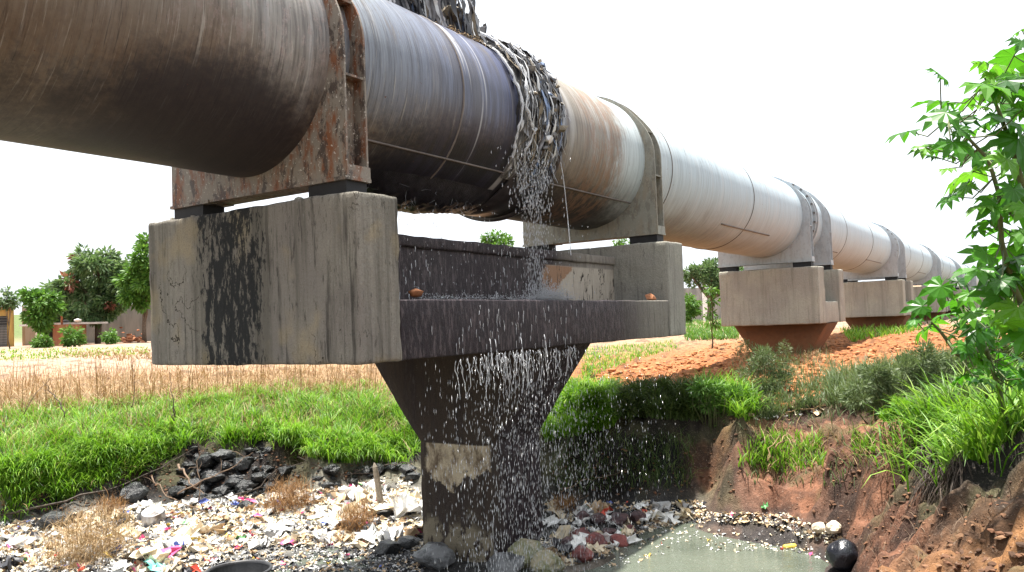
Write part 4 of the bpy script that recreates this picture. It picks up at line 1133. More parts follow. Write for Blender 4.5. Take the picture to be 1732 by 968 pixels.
castor('lower broad-leaved plant spreading in front of the fourth pier', [(x, y + 6, r * .74, 6.6 + (i % 5) * .2) for i, (x, y, r) in enumerate(LV2)],
       [[(1712, 760, 7.2), (1690, 660, 7.1), (1668, 590, 7.0), (1640, 530, 6.9), (1610, 495, 6.8)], [(1668, 590, 7.0), (1620, 600, 6.9), (1590, 560, 6.8), (1575, 545, 6.8)]], 72)

# ------------------------------------------------------------ far walls, hut and gate
def wallmat(name, col, dirt):
    n = NT(name, .9, .15)
    return n.out(n.mix(n.step(n.noise(1.0, 5, .65, stretch=(1.5, 1.5, .35)), .4, .65), col, dirt), n.noise(8, 4), .3, .02)
MT['greywall'] = wallmat('grey_render', (.30, .29, .27), (.20, .20, .19))
MT['tanwall'] = wallmat('tan_render', (.42, .33, .24), (.32, .24, .17))
MT['yellow'] = wallmat('yellow_paint', (.50, .34, .10), (.38, .24, .08))
MT['brick'] = wallmat('orange_brick', (.38, .17, .09), (.27, .11, .06))
MT['white'] = simple('white_paint', (.75, .75, .73), .6)
MT['dark'] = simple('dark_opening', (.03, .03, .03), .8)
MT['sheet'] = simple('corrugated_sheet', (.50, .47, .44), .5, .4, .2, 3)
def panel(bmx, A, B, h, th, z0=None, zt=None):
    """upright slab between two ground spots"""
    A, B = Vector(A), Vector(B); u = (B - A); u.z = 0; L_ = u.length; u.normalize(); n = Vector((-u.y, u.x, 0))
    za, zb_ = (A.z, B.z) if z0 is None else (z0, z0)
    vs = []
    for p, z in ((A, za), (B, zb_)):
        for s in (-.5, .5):
            q = p + n * th * s
            vs.append(bmx.verts.new((q.x, q.y, z - .4 if z0 is None else z)))
            vs.append(bmx.verts.new((q.x, q.y, (z + h) if zt is None else zt)))
    a0, a1, b0, b1, c0, c1, d0, d1 = vs
    for f in ((a0, a1, c1, c0), (b0, d0, d1, b1), (a0, b0, b1, a1), (c0, c1, d1, d0), (a1, b1, d1, c1), (a0, c0, d0, b0)): bmx.faces.new(f)
def gp(px, py, d):
    p = PD(px, py, d); p[2] = gz(p[0], p[1]); return p
def wall_thing(name, label, cat, pa, pb, d1, d2, ztop, mat, cope=None, th=.25, group=None):
    A, B = gp(pa, 580, d1), gp(pb, 580, d2)
    t = thing(name, label, cat, tuple(A), group)
    zt = PD(pa, ztop, d1)[2]
    bm = bmesh.new(); panel(bm, A, B, 1, th, min(A[2], B[2]) - .5, zt)
    put('wall', bm_mesh('wall', bm, mat), t)
    if cope:
        bm = bmesh.new(); panel(bm, A, B, 1, th + .12, zt + .003, zt + .10)
        put('coping', bm_mesh('coping', bm, cope), t)
    return t, A, B, zt
wall_thing('boundary_wall', 'long grey rendered wall behind the large mango tree', 'wall', 88, 330, 62, 60, 522, MT['greywall'], MT['white'])
wall_thing('boundary_wall', 'tan rendered wall beside the yellow building at far left', 'wall', 40, 89, 59, 61.5, 518, MT['tanwall'])
wall_thing('boundary_wall', 'distant grey wall under the spreading tree', 'wall', 1140, 1260, 84, 86, 488, MT['greywall'])
wall_thing('gate_post', 'white painted post in the distant wall under the spreading tree', 'post', 1192, 1199, 83, 83, 478, MT['white'])
# yellow building with a mesh door at the left edge
A, B = gp(-60, 590, 56), gp(24, 590, 57.5)
t = thing('yellow_building', 'yellow building with a dark meshed doorway at the far left edge', 'building', tuple(A))
zt = PD(0, 524, 56)[2]
bm = bmesh.new(); panel(bm, A, B, 1, 3.0, A[2] - .5, zt); put('wall', bm_mesh('wall', bm, MT['yellow']), t)
bm = bmesh.new(); panel(bm, A, B, 1, 3.5, zt + .003, zt + .14); put('roof', bm_mesh('roof', bm, MT['brick']), t)
u = Vector((B[0] - A[0], B[1] - A[1], 0)).normalized(); n_v = Vector((u.y, -u.x, 0))
def along(a, off): return Vector(A) + u * a + n_v * off
LB = (Vector(B) - Vector(A)).length
for (a0, a1, z0, z1, nm, m) in ((LB - 1.05, LB - .40, None, PD(0, 545, 56)[2], 'door', 'dark'),):
    p, q = along(a0, 1.52), along(a1, 1.52)
    bm = bmesh.new(); panel(bm, p, q, 1, .06, A[2] - .2, z1 + .4); dr = put(nm, bm_mesh(nm, bm, MT[m]), t)
    bm = bmesh.new()
    for k in range(9):
        c0 = along(a0 + (a1 - a0) * (k + .5) / 9, 1.57); panel(bm, c0 - u * .012, c0 + u * .012, 1, .02, A[2] - .2, z1 - .3)
    for k in range(12):
        z = A[2] + k * .18; panel(bm, along(a0, 1.585), along(a1, 1.585), 1, .015, z, z + .02)
    put('mesh_grille', bm_mesh('mesh_grille', bm, MT['greywall']), dr)
bm = bmesh.new(); panel(bm, along(LB - .35, 1.54), along(LB - .05, 1.54), 1, .08, A[2] - .2, PD(0, 530, 56)[2]); put('pillar', bm_mesh('pillar', bm, MT['yellow']), t)
# low brick hut
A, B = gp(74, 588, 53), gp(116, 588, 51); C2 = gp(143, 585, 54.5)
t = thing('brick_hut', 'low orange brick hut with a sloping sheet roof before the grey wall', 'hut', tuple(A))
zt = PD(74, 551, 53)[2]
bm = bmesh.new(); panel(bm, A, B, 1, .25, A[2] - .4, zt); panel(bm, Vector(B) + Vector((.0, .0, 0)), C2, 1, .25, A[2] - .4, zt - .01)
D2 = Vector(A) + (Vector(C2) - Vector(B)); panel(bm, C2, D2, 1, .24, A[2] - .4, zt - .02); panel(bm, D2, A, 1, .24, A[2] - .4, zt - .03)
put('wall', bm_mesh('wall', bm, MT['brick']), t)
mid0, mid1 = (Vector(A) + Vector(D2)) / 2, (Vector(B) + Vector(C2)) / 2
bm = bmesh.new(); panel(bm, mid0, mid1, 1, (Vector(D2) - Vector(A)).length + .5, zt + .01, zt + .13); put('roof', bm_mesh('roof', bm, MT['sheet']), t)
p, q = gp(86, 588, 52.2), gp(90, 588, 52.0)
bm = bmesh.new(); panel(bm, p, q, 1, .45, A[2] - .2, A[2] + 1.1); put('doorway', bm_mesh('doorway', bm, MT['dark']), t)
for k, (px, r_, m, lb) in enumerate([(110, .20, 'dark', 'black bundle lying on the brick hut roof'), (131, .26, 'white', 'white sack lying on the brick hut roof')]):
    p = PD(px, 545, 52.8); V, Fc = lumps(np.array([[p[0], p[1], zt + .13 + r_ * .5]]), r_, r_ + .01, 90 + k)
    tag(put('sack', mesh_np('sack', V, Fc, [MT[m]], True), None, (p[0], p[1], zt + .13)), lb, 'sack')
# pile of bricks, posts
h = hits(poly_sample([(205, 574), (240, 572), (242, 580), (203, 581)], 160, 77), 30, 90)
h[:, 2] += np.abs(rng.normal(0, .25, len(h))); V, Fc = lumps(h, .1, .22, 5)
tag(put('brick_heap', mesh_np('brick_heap', V, Fc, [MT['brick']], False), None, tuple(h[0])), 'heap of orange broken bricks by the bright green tree', 'brick heap', kind='stuff')
for px, d, hh, lb in [(105, 52, 1.9, 'reddish wooden post leaning by the brick hut'), (62, 57, 1.6, 'pale thin post by the small green tree'), (1548, 62, 2.0, 'white stake standing beyond the fourth pier')]:
    b = gp(px, 580, d); mb = MB(); mb.tube([b - np.array([0, 0, .2]), b + np.array([.03, .05, hh])], [.07, .06], 8)
    tag(mb.build('post', MT['brick'] if d == 52 else MT['white'], None, loc=tuple(b)), lb, 'post')

# ------------------------------------------------------------ rags on the leaking coupling
MT['rag_grey'] = simple('wet_grey_rag', (.20, .20, .21), .45, .5, .5, 9)
MT['rag_white'] = simple('pale_torn_plastic', (.62, .63, .64), .3, .5, .2, 9)
MT['rag_black'] = simple('black_wet_rag', (.025, .025, .03), .3, .5, .5, 9)
MT['rag_brown'] = simple('brown_wet_cloth', (.17, .14, .10), .5, .4, .5, 9)
MT['rag_blue'] = simple('bluish_rag', (.12, .17, .28), .5, .4, .4, 9)
RAGS = [MT['rag_grey'], MT['rag_white'], MT['rag_black'], MT['rag_brown'], MT['rag_blue']]
def oncyl(x, ang_, r):
    a = math.radians(ang_); return Vector((x, AX_Y - r * math.cos(a), AX_Z + r * math.sin(a)))
def rag_strip(mb, x, a0, a1, lift, w, mi, rr, free=0.0):
    n = max(6, int(abs(a1 - a0) / 5)); L_, R2 = [], []
    xo = x; ph = rr.uniform(0, 6); ld = 0
    for k in range(n + 1):
        f_ = k / n; a = a0 + (a1 - a0) * f_
        xo += rr.gauss(0, .012)
        r = PR + lift * (1 - .25 * f_) + .028 * math.sin(ph + k * 1.1) + rr.gauss(0, .010)
        ww = w * (.5 + .5 * abs(math.sin(ph + k * .7))) * (1 - .6 * f_ ** 3)
        tw = rr.gauss(0, .5)
        c = oncyl(xo, a, r)
        t_ = Vector((math.cos(tw), 0, 0)) + (c - Vector((c.x, AX_Y, AX_Z))).normalized() * math.sin(tw)
        L_.append(c - t_ * ww * .5); R2.append(c + t_ * ww * .5)
    if free:
        c = (L_[-1] + R2[-1]) / 2
        for k in range(5):
            c = c + Vector((rr.gauss(0, .012), -.01 + rr.gauss(0, .01), -free / 5)); ww = w * .4 * (1 - k / 6)
            L_.append(c - Vector((ww * .5, 0, 0))); R2.append(c + Vector((ww * .5, 0, 0)))
    m = len(L_)
    V = [tuple(v) for v in L_ + R2]
    mb.add(V, [(i, i + 1, m + i + 1, m + i) for i in range(m - 1)], mi)
rr = random.Random(5)
t = thing('rag_bundle', 'soaked rags and torn plastic draped over the leaking pipe joint', 'rags', (8.95, AX_Y - PR, AX_Z))
mb = MB()
for k in range(420):
    x = rr.triangular(8.36, 9.40, 9.05)
    top = rr.uniform(20, 100); ln = rr.uniform(15, 75)
    lowlim = -48 if x > 8.65 else -15 - (8.65 - x) * 60
    a1 = max(top - ln, lowlim + rr.uniform(0, 12))
    if rr.random() < .45: top, a1 = rr.uniform(-5, 45), max(lowlim + rr.uniform(0, 20), rr.uniform(-48, -10))
    if a1 > top - 8: continue
    rag_strip(mb, x, top, a1, rr.uniform(.03, .17), rr.uniform(.012, .075), rr.choices(range(5), [24, 9, 52, 10, 5])[0], rr, rr.choice([0, 0, .1, .22]))
mb.build('cloth_strips', RAGS, t)
mb = MB()
for k in range(42):
    c = oncyl(rr.triangular(8.4, 9.4, 9.1), rr.uniform(-20, 80), PR + rr.uniform(.05, .17))
    V, Fc = lumps(np.array([c[:]]), .035, .11, 400 + k, 1.0)
    mb.add(V, Fc, rr.choices(range(5), [35, 25, 20, 12, 4])[0])
mb.build('crumpled_lumps', RAGS, t, smooth=False)
# body under the strips so the joint reads as bulky
V, Fc = [], []
na_, nx_ = 44, 16
for i in range(nx_ + 1):
    for k in range(na_ + 1):
        x = 8.42 + .95 * i / nx_; a = -46 + 150 * k / na_
        e = min(1, i / 3, (nx_ - i) / 2 + .3, k / 5 + .05, (na_ - k) / 5 + .05)
        r = PR + .015 + e * (.045 + .10 * abs(mnoise.noise(Vector((x * 3, a * .055, 2)))) + .05 * mnoise.noise(Vector((x * 11, a * .12, 1))))
        V.append(tuple(oncyl(x, a, r)))
for i in range(nx_):
    for k in range(na_): q = i * (na_ + 1) + k; Fc.append((q, q + 1, q + na_ + 2, q + na_ + 1))
rn = NT('wet_matted_rags', .35, .5)
f_ = rn.noise(1.0, 6, .7, stretch=(24, 5, 4)); MT['mat'] = rn.out(rn.ramp(f_, [(.36, (.02, .02, .025)), (.50, (.12, .115, .11)), (.58, (.32, .31, .30)), (.66, (.62, .62, .62))]), f_, .9, .05)
mb = MB(); mb.add(V, Fc); mb.build('matted_layer', MT['mat'], t)

# heap of torn cloth standing on top of the pipe
t = thing('rag_heap', 'heap of torn grey and black cloth piled on top of the pipe', 'rags', (7.9, AX_Y, AX_Z + PR))
mb = MB()
for k in range(210):
    x = rr.uniform(7.0, 8.75); f_ = (x - 7.0) / 1.75
    y = AX_Y - rr.uniform(-.15, .55); hgt = (.95 - .45 * abs(f_ - .5)) * rr.uniform(.35, 1) * (1.0 if f_ < .8 else .5)
    zb = AX_Z + math.sqrt(max(0, PR ** 2 - (y - AX_Y) ** 2)) - .01
    w = rr.uniform(.03, .13); n = 7; P_ = []
    cx_, cy_ = x, y
    V = []
    tw = rr.uniform(0, 3.14)
    for i in range(n + 1):
        z = zb + hgt * (1 - i / n)
        cx_ += rr.gauss(0, .02) + .012; cy_ += rr.gauss(0, .012) - .012 * i / n
        tw += rr.gauss(0, .25); ww = w * rr.uniform(.5, 1)
        V += [(cx_ - math.cos(tw) * ww / 2, cy_ - math.sin(tw) * ww / 2, z), (cx_ + math.cos(tw) * ww / 2, cy_ + math.sin(tw) * ww / 2, z)]
    mb.add(V, [(2 * i, 2 * i + 1, 2 * i + 3, 2 * i + 2) for i in range(n)], rr.choices(range(5), [42, 12, 30, 10, 8])[0])
mb.build('cloth_strips', RAGS, t)
mb = MB()
for k in range(46):
    x = rr.uniform(7.0, 8.8); c = oncyl(x, rr.uniform(72, 96), PR + rr.uniform(0, .10) + (.25 * rr.random() if 7.3 < x < 8.4 else 0))
    V, Fc = lumps(np.array([c[:]]), .05, .17, 500 + k, 1.2); mb.add(V, Fc, rr.choices(range(5), [45, 15, 25, 12, 5])[0])
mb.build('crumpled_lumps', RAGS, t, smooth=False)
# straw caught beside the heap
mb = MB()
for k in range(90):
    c = oncyl(rr.uniform(7.6, 8.7), rr.uniform(50, 80), PR + .01); e = c + Vector((rr.gauss(.05, .10), rr.gauss(-.02, .04), rr.uniform(-.04, .06)))
    mb.tube([c, (c + e) / 2 + Vector((0, 0, .03)), e], [.004, .003, .002], 4)
tag(mb.build('straw_wisp', MT['straw'], None, loc=tuple(oncyl(8.1, 65, PR))), 'wisps of straw stuck to the pipe top below the cloth heap', 'straw', kind='stuff')

# black clot hanging under the pipe, with pale wiry roots
V, Fc = [], []
na_, nx_ = 34, 60
for i in range(nx_ + 1):
    for k in range(na_ + 1):
        x = 6.35 + 2.75 * i / nx_; a = -52 - 84 * k / na_
        e = max(0, min(1, i / 9, (nx_ - i) / 9, k / 9, (na_ - k) / 6))
        e = e * e * (3 - 2 * e)
        bump = .5 + .5 * math.sin((x - 6.4) * 2.2 - .6) + .6 * math.exp(-((x - 7.9) / .45) ** 2)
        r = PR - .01 + e * (.045 + .055 * bump + .03 * mnoise.noise(Vector((x * 7, a * .1, 7))) + .02 * mnoise.noise(Vector((x * 19, a * .3, 7))))
        V.append(tuple(oncyl(x, a, r)))
for i in range(nx_):
    for k in range(na_): q = i * (na_ + 1) + k; Fc.append((q, q + 1, q + na_ + 2, q + na_ + 1))
MT['slime'] = simple('black_slime_crust', (.016, .015, .020), .45, .4, .5, 14, 0, .8)
mb = MB(); mb.add(V, Fc); o = mb.build('slime_crust', MT['slime'], None, loc=tuple(oncyl(7.7, -90, PR)))
tag(o, 'black slimy crust sagging from the underside of the pipe', 'slime')
mb = MB()
for k in range(80):
    c = oncyl(rr.triangular(5.9, 8.6, 7.3), rr.uniform(-84, -68), PR + .03); pts = [c]
    d_ = Vector((rr.gauss(0, 1), rr.gauss(-.4, .6), rr.gauss(0, .8))).normalized()
    for i in range(4):
        d_ = (d_ + Vector((rr.gauss(0, .5), rr.gauss(0, .4), rr.gauss(-.05, .45)))).normalized(); pts.append(pts[-1] + d_ * rr.uniform(.03, .07))
    mb.tube(pts, [.003, .003, .0026, .002, .0014], 4)
o = mb.build('root_tangle', simple('pale_wet_roots', (.20, .21, .23), .5), None, loc=tuple(oncyl(7.0, -75, PR)))
tag(o, 'pale wiry roots tangled along the black underside of the pipe', 'roots')

# ------------------------------------------------------------ running, falling and splashing water
wm = NT('foaming_water', .12, .6)
wm.b.inputs['Transmission Weight'].default_value = .5
wm.b.inputs['IOR'].default_value = 1.33
MT['foam'] = wm.out((.78, .80, .83))
mb = MB()
def runnel(path, r0, wob=.012, seed=0):
    r = random.Random(seed); P_ = []
    for (x, a, rad_), (x2, a2, rad2) in zip(path[:-1], path[1:]):
        for k in range(6):
            f_ = k / 6; P_.append(oncyl(x + (x2 - x) * f_ + r.gauss(0, wob), a + (a2 - a) * f_, rad_ + (rad2 - rad_) * f_ + r.gauss(0, .006)))
    mb.tube(P_, [r0 * r.uniform(.35, 1.5) for _ in P_], 6)
runnel([(8.36, 62, 1.22), (8.40, 40, 1.24), (8.44, 18, 1.25), (8.36, 0, 1.24), (8.50, -8, 1.23), (8.62, -14, 1.23)], .017, .012, 1)
runnel([(8.30, 45, 1.15), (8.34, 20, 1.16), (8.38, 2, 1.18), (8.30, -18, 1.18), (8.36, -32, 1.18)], .016, .006, 2)
runnel([(8.62, -10, 1.22), (8.52, -24, 1.20), (8.72, -38, 1.22), (8.86, -48, 1.24)], .018, .01, 3)
runnel([(8.36, -28, 1.15), (8.55, -38, 1.18), (8.85, -50, 1.22)], .012, .01, 4)
for k in range(12):
    x = rr.uniform(8.35, 9.35); a = rr.uniform(-5, 60); runnel([(x, a, 1.24), (x + rr.gauss(0, .03), a - 12, 1.25), (x + rr.gauss(0, .04), a - rr.uniform(18, 40), 1.23)], .0045, .01, 10 + k)
# thin bowed jet from the right side of the joint
P_ = []
s0 = oncyl(9.47, -22, PR + .02)
for k in range(26):
    tt = k / 25 * .52; P_.append(s0 + Vector((.25 * tt, -.10 * tt, -.3 * tt - 4.3 * tt * tt)))
mb.tube(P_, .006, 5)
# wavering threads under the ledge
for k in range(85):
    x = rr.triangular(6.15, 9.6, 7.2); p = Vector((x, 4.885 - rr.uniform(0, .12), rr.uniform(-.36, -.30))); P_ = [p]; ln = rr.uniform(.05, .42) * (1.2 - abs(x - 7.3) * .3)
    for i in range(8): p = p + Vector((rr.gauss(0, .011), rr.gauss(0, .008), -ln / 8)); P_.append(p)
    mb.tube(P_, [rr.uniform(.0012, .0048) for _ in P_], 4)
# threads sliding down the ledge face and the spine wall
for k in range(70):
    x = rr.triangular(5.8, 9.2, 7.2); z1 = rr.uniform(-.25, .22); P_ = []
    for i in range(5): P_.append(Vector((x + rr.gauss(0, .004), 4.882, z1 - i * rr.uniform(.008, .03))))
    mb.tube(P_, [.001, .004, .003, .003, .001], 4)
for k in range(60):
    x = rr.choice([rr.uniform(5.9, 7.2), rr.uniform(8.4, 9.6)]); z1 = rr.uniform(.35, .95); P_ = []
    for i in range(5): P_.append(Vector((x + rr.gauss(0, .004), 5.775, z1 - i * rr.uniform(.01, .03))))
    mb.tube(P_, [.003, .006, .005, .006, .002], 4)
# arcs at the lip
for (x, v) in ((7.0, .25), (7.1, .18), (8.1, .3), (7.6, .2)):
    P_ = [Vector((x - .10 * q, 4.87 - .12 * q, -.18 + v * q - .9 * q * q)) for q in np.linspace(0, .7, 10)]; mb.tube(P_, [.004] * 10, 5)
tag(mb.build('water_runnels', MT['foam'], None), 'white threads of water running off the rags and under the ledge', kind='stuff')
# falling drops: short elongated beads of many sizes
def drops(P, L, R_, tilt):
    n = len(P)
    base = np.array([[0, 0, .5], [1, 0, -.12], [-.5, .87, -.12], [-.5, -.87, -.12], [0, 0, -.5]])
    V = base[None] * np.stack([R_, R_, L], 1)[:, None, :]
    V[..., 0] += V[..., 2] * tilt[:, None]
    V = V + P[:, None]
    f_ = np.array([[0, 1, 2], [0, 2, 3], [0, 3, 1], [4, 2, 1], [4, 3, 2], [4, 1, 3]])
    return V.reshape(-1, 3), (f_[None] + (np.arange(n) * 5)[:, None, None]).reshape(-1, 3)
PP, LL, RR_ = [], [], []
def addd(P, L, R_): PP.append(P); LL.append(L); RR_.append(R_)
n = 900       # from rags to ledge, spreading a little
f_ = rng.random(n) ** .8; x = 8.85 + rng.normal(0, .20, n) * (1 - .45 * f_); y = 5.42 + rng.normal(0, .05, n) - .05 * f_
addd(np.stack([x, y, 1.95 - 1.68 * f_], 1), U(.02, .08, n), U(.003, .007, n))
n = 420
addd(np.stack([rng.normal(8.68, .26, n), 5.30 + rng.normal(0, .07, n), U(1.35, 2.15, n)], 1), U(.02, .09, n), U(.004, .012, n))
n = 4300      # curtain below the ledge edge
f_ = rng.random(n) ** .85; x0_ = np.clip(np.concatenate([rng.normal(7.25, .62, n // 2), rng.normal(8.1, .95, n - n // 2)]), 5.9, 10.6)
addd(np.stack([x0_ + rng.normal(0, .12, n) * f_, 4.84 + rng.normal(0, .07, n) - .18 * f_ * rng.random(n), -.33 - 2.62 * f_], 1), U(.02, .085, n), U(.0015, .0048, n))
n = 260
f_ = rng.random(n); addd(np.stack([U(8.8, 11.6, n), 4.8 + rng.normal(0, .2, n), -.33 - 2.6 * f_], 1), U(.02, .08, n), U(.002, .0042, n))
n = 300       # thin drips before the spine wall
addd(np.stack([U(5.9, 9.8, n), U(5.0, 5.7, n), U(.3, 1.3, n)], 1), U(.015, .05, n), U(.003, .006, n))
P, L, R_ = np.concatenate(PP), np.concatenate(LL), np.concatenate(RR_)
V, Fc = drops(P, L, R_, rng.normal(.04, .05, len(P)))
tag(put('falling_water', mesh_np('falling_water', V, Fc, [MT['foam']], True)), 'drops of leaking water falling past the ledge and the column', kind='stuff')
n = 3000
a_ = U(0, 6.28, n); s_ = np.abs(rng.normal(0, 1, n)); xs_ = np.where(rng.random(n) < .7, 8.75 + rng.normal(0, .22, n), U(6.2, 9.4, n))
P = np.stack([xs_ + .10 * s_ * np.cos(a_), 5.05 + .20 * rng.random(n), .262 + np.abs(rng.normal(0, .055, n)) * np.where(np.abs(xs_ - 8.75) < .4, 1.6, .55)], 1)
V, Fc = drops(P, U(.006, .022, n), U(.003, .008, n), rng.normal(0, 1.2, n))
tag(put('splash', mesh_np('splash', V, Fc, [MT['foam']], True)), 'white splash where the falling water strikes the ledge', kind='stuff')

# small lumps on the ledge
V, Fc = lumps(np.array([[5.98, 4.99, .30]]), .075, .08, 8, .9)
tag(put('rusty_lump', mesh_np('rusty_lump', V, Fc, [MT['rust']], True), None, (5.98, 4.99, .25)), 'rusty rounded lump on the ledge beside the near beam', 'lump')
V, Fc = lumps(np.array([[11.5, 4.99, .30]]), .06, .065, 9, 1.1)
tag(put('brick_piece', mesh_np('brick_piece', V, Fc, [MT['brick']], False), None, (11.5, 4.99, .25)), 'small broken brick piece on the ledge by the far beam', 'brick')
for k, (yy, s) in enumerate([(7.55, .03), (7.2, .025), (5.65, .03)]):
    V, Fc = lumps(np.array([[5.16, yy, 1.195]]), s, s + .01, 11 + k, 1.0)
    tag(put('mortar_crumb', mesh_np('mortar_crumb', V, Fc, [MT['conc_clean']], False), None, (5.16, yy, 1.19)), ['mortar crumb on the near beam top, nearest its left end', 'mortar crumb on the near beam top beside the far bearing', 'mortar crumb on the near beam top beside the near bearing'][k], 'rubble')

# ------------------------------------------------------------ rubbish in the bed
lc = [('white', (.72, .72, .70)), ('cream', (.62, .54, .40)), ('grey', (.34, .34, .34)), ('tan', (.42, .30, .18)), ('black', (.03, .03, .035)), ('pink', (.60, .08, .22)), ('red', (.50, .07, .04)), ('blue', (.08, .12, .40)), ('yellow', (.62, .45, .08)), ('green', (.12, .35, .12))]
LM = [simple('rubbish_' + a, b, .5, .4, .25, 8) for a, b in lc]
def crumples(pts, smin, smax, seed, flat=.45, g=3, power=2.0):
    """crumpled little sheets"""
    r = np.random.default_rng(seed); n = len(pts); s = smin + (smax - smin) * r.random(n) ** power
    u, v = np.meshgrid(np.linspace(-.5, .5, g), np.linspace(-.5, .5, g)); uv = np.stack([u.ravel(), v.ravel()], 1); m = len(uv)
    V = np.concatenate([np.repeat(uv[None], n, 0) * np.stack([r.uniform(.5, 1.2, n), r.uniform(.25, .9, n)], 1)[:, None, :], r.normal(0, .22 * flat * 2, (n, m, 1))], 2)
    V[..., :2] += r.normal(0, .10, (n, m, 2))
    V *= s[:, None, None]
    a, b = r.uniform(0, 6.28, n), r.normal(0, .28, n)
    x = V[..., 0]; y = V[..., 1] * np.cos(b)[:, None] - V[..., 2] * np.sin(b)[:, None]; z = V[..., 1] * np.sin(b)[:, None] + V[..., 2] * np.cos(b)[:, None]
    V = np.stack([x * np.cos(a)[:, None] - y * np.sin(a)[:, None], x * np.sin(a)[:, None] + y * np.cos(a)[:, None], z + s[:, None] * .12], 2) + pts[:, None]
    q = (np.arange(g - 1)[:, None] * g + np.arange(g - 1)[None]).ravel()
    f_ = np.stack([q, q + 1, q + g + 1, q + g], 1)
    return V.reshape(-1, 3), (f_[None] + (np.arange(n) * m)[:, None, None]).reshape(-1, 4), len(f_)
def litter(poly, n, smin, smax, seed, label, wts, g=3, zmin=-3.2, name='litter'):
    h = hits(poly_sample(poly, n, seed), 6, 25)
    h = h[h[:, 2] > zmin]
    if smax > .1: h = h[fbm(h[:, 0] * 1.5 + 20, h[:, 1] * 1.5, 3) < .47 + .10 * rng.random(len(h))]
    h[:, 2] = np.maximum(h[:, 2], -2.95)
    V, Fc, k = crumples(h, smin, smax, seed, g=g)
    mi = np.repeat(np.random.default_rng(seed).choice(10, len(h), p=np.array(wts) / sum(wts)), k)
    return tag(put(name, mesh_np(name, V, Fc, LM, False, mi)), label, kind='stuff')
PL = [(0, 888), (150, 868), (330, 850), (450, 838), (600, 822), (700, 800), (716, 900), (710, 930), (640, 925), (420, 925), (330, 968), (0, 968)]
litter(PL, 17000, .02, .15, 51, 'pale plastic scraps and rubbish covering the bed left of the column', [66, 22, 6, 4, 1.5, .25, .12, .1, .15, .05])
litter([(0, 890), (140, 880), (240, 900), (330, 930), (300, 968), (0, 968)], 2600, .015, .07, 52, 'fine grey and white rubbish at the bottom left', [66, 12, 18, 3, 1, .05, .05, .1, .05, .02])
litter([(330, 915), (716, 895), (760, 960), (720, 968), (300, 968)], 2600, .02, .09, 56, 'dirty scraps along the edge of the grey water', [34, 14, 30, 10, 12, .1, .1, .3, .1, .1])
litter([(920, 852), (1190, 848), (1200, 872), (1110, 892), (1040, 938), (930, 968), (900, 968), (915, 900)], 2600, .02, .12, 53, 'mixed rubbish on the bank between the column and the pool', [42, 26, 10, 16, 6, .3, .5, .1, .1, .15])
litter([(1090, 880), (1200, 868), (1330, 868), (1420, 905), (1430, 930), (1380, 915), (1280, 885), (1180, 885), (1100, 900)], 600, .015, .10, 54, 'washed-up scraps along the far shore of the pool', [54, 24, 6, 14, 2, .3, .5, .1, .1, .15])
litter([(1080, 905), (1180, 890), (1380, 905), (1420, 950), (1250, 968), (1010, 968)], 330, .015, .07, 55, 'small scraps floating on the pool', [70, 20, 4, 5, 1, .5, 1, .2, .2, .2])
litter([(1240, 690), (1400, 690), (1400, 700), (1270, 712)], 60, .05, .16, 57, 'white scraps on the rim of the red bank', [60, 20, 4, 16, 1, 0, 0, 1, 0, 0])
# pieces big enough to pick out one by one
rs = np.random.default_rng(99)
h1 = hits(poly_sample(PL, 120, 61), 6, 25); h2 = hits(poly_sample([(925, 855), (1190, 852), (1190, 872), (1110, 888), (1040, 932), (940, 960)], 50, 62), 6, 25)
names = {0: ('plastic_scrap', 'crumpled white plastic scrap lying in the rubbish'), 1: ('plastic_scrap', 'crumpled cream plastic scrap lying in the rubbish'), 2: ('plastic_scrap', 'crumpled grey plastic scrap lying in the rubbish'), 3: ('cardboard_scrap', 'torn tan cardboard scrap lying in the rubbish'), 4: ('plastic_scrap', 'torn black plastic scrap lying in the rubbish')}
SCR = []
for hs_, where in ((h1, 'left of the column'), (h2, 'between column and pool')):
    for p in hs_:
        m = int(rs.choice(5, p=[.45, .27, .08, .12, .08])); p = p.copy(); p[2] = max(p[2], -2.95)
        V, Fc, k = crumples(p[None], .16, .46, int(rs.integers(1e6)), flat=.26, g=7)
        nm, lb = names[m]
        o = put(nm, mesh_np(nm, V, Fc, [LM[m]], False), None, tuple(p))
        v_ = M.T @ p; SCR.append((o, ['white plastic', 'cream plastic', 'grey plastic', 'tan cardboard', 'black plastic'][m], 866 + F * v_[0] / v_[2], 484 + F * v_[1] / v_[2], where))
MARKS = {'metal pot': (262, 870), 'tan tray': (212, 912), 'rusty weed ball': (488, 862), 'weed by the column': (603, 895), 'wooden stake': (642, 830), 'column foot': (720, 930), 'big straw weed': (150, 945), 'black tub': (403, 965),
         'biggest red stone': (1005, 925), 'orange cup': (1021, 872), 'pool edge sack': (1160, 873), 'mossy rock': (888, 950), 'bank hollow': (385, 800)}
bins = {}
for o, c_, x, y, where in SCR:
    mk = min(MARKS, key=lambda q: math.hypot(MARKS[q][0] - x, (MARKS[q][1] - y) * 1.5)); dx, dy = x - MARKS[mk][0], y - MARKS[mk][1]
    side = ('right of' if dx > 0 else 'left of') if abs(dx) > abs(dy) * 1.3 else ('below' if dy > 0 else 'above')
    bins.setdefault((c_, side, mk), []).append((math.hypot(dx, dy), o, where))
ORD = ['nearest', 'second nearest', 'third nearest', 'fourth nearest', 'fifth nearest', 'sixth nearest', 'seventh nearest', 'eighth nearest', 'ninth nearest', 'tenth nearest']
for (c_, side, mk), L_ in bins.items():
    L_.sort(key=lambda q: q[0])
    for k, (d_, o, where) in enumerate(L_):
        lb = 'crumpled %s scrap %s the %s' % (c_, side, mk)
        if len(L_) > 1: lb += ', %s to it' % ORD[min(k, 9)]
        tag(o, lb, 'litter', 'loose scraps ' + where)
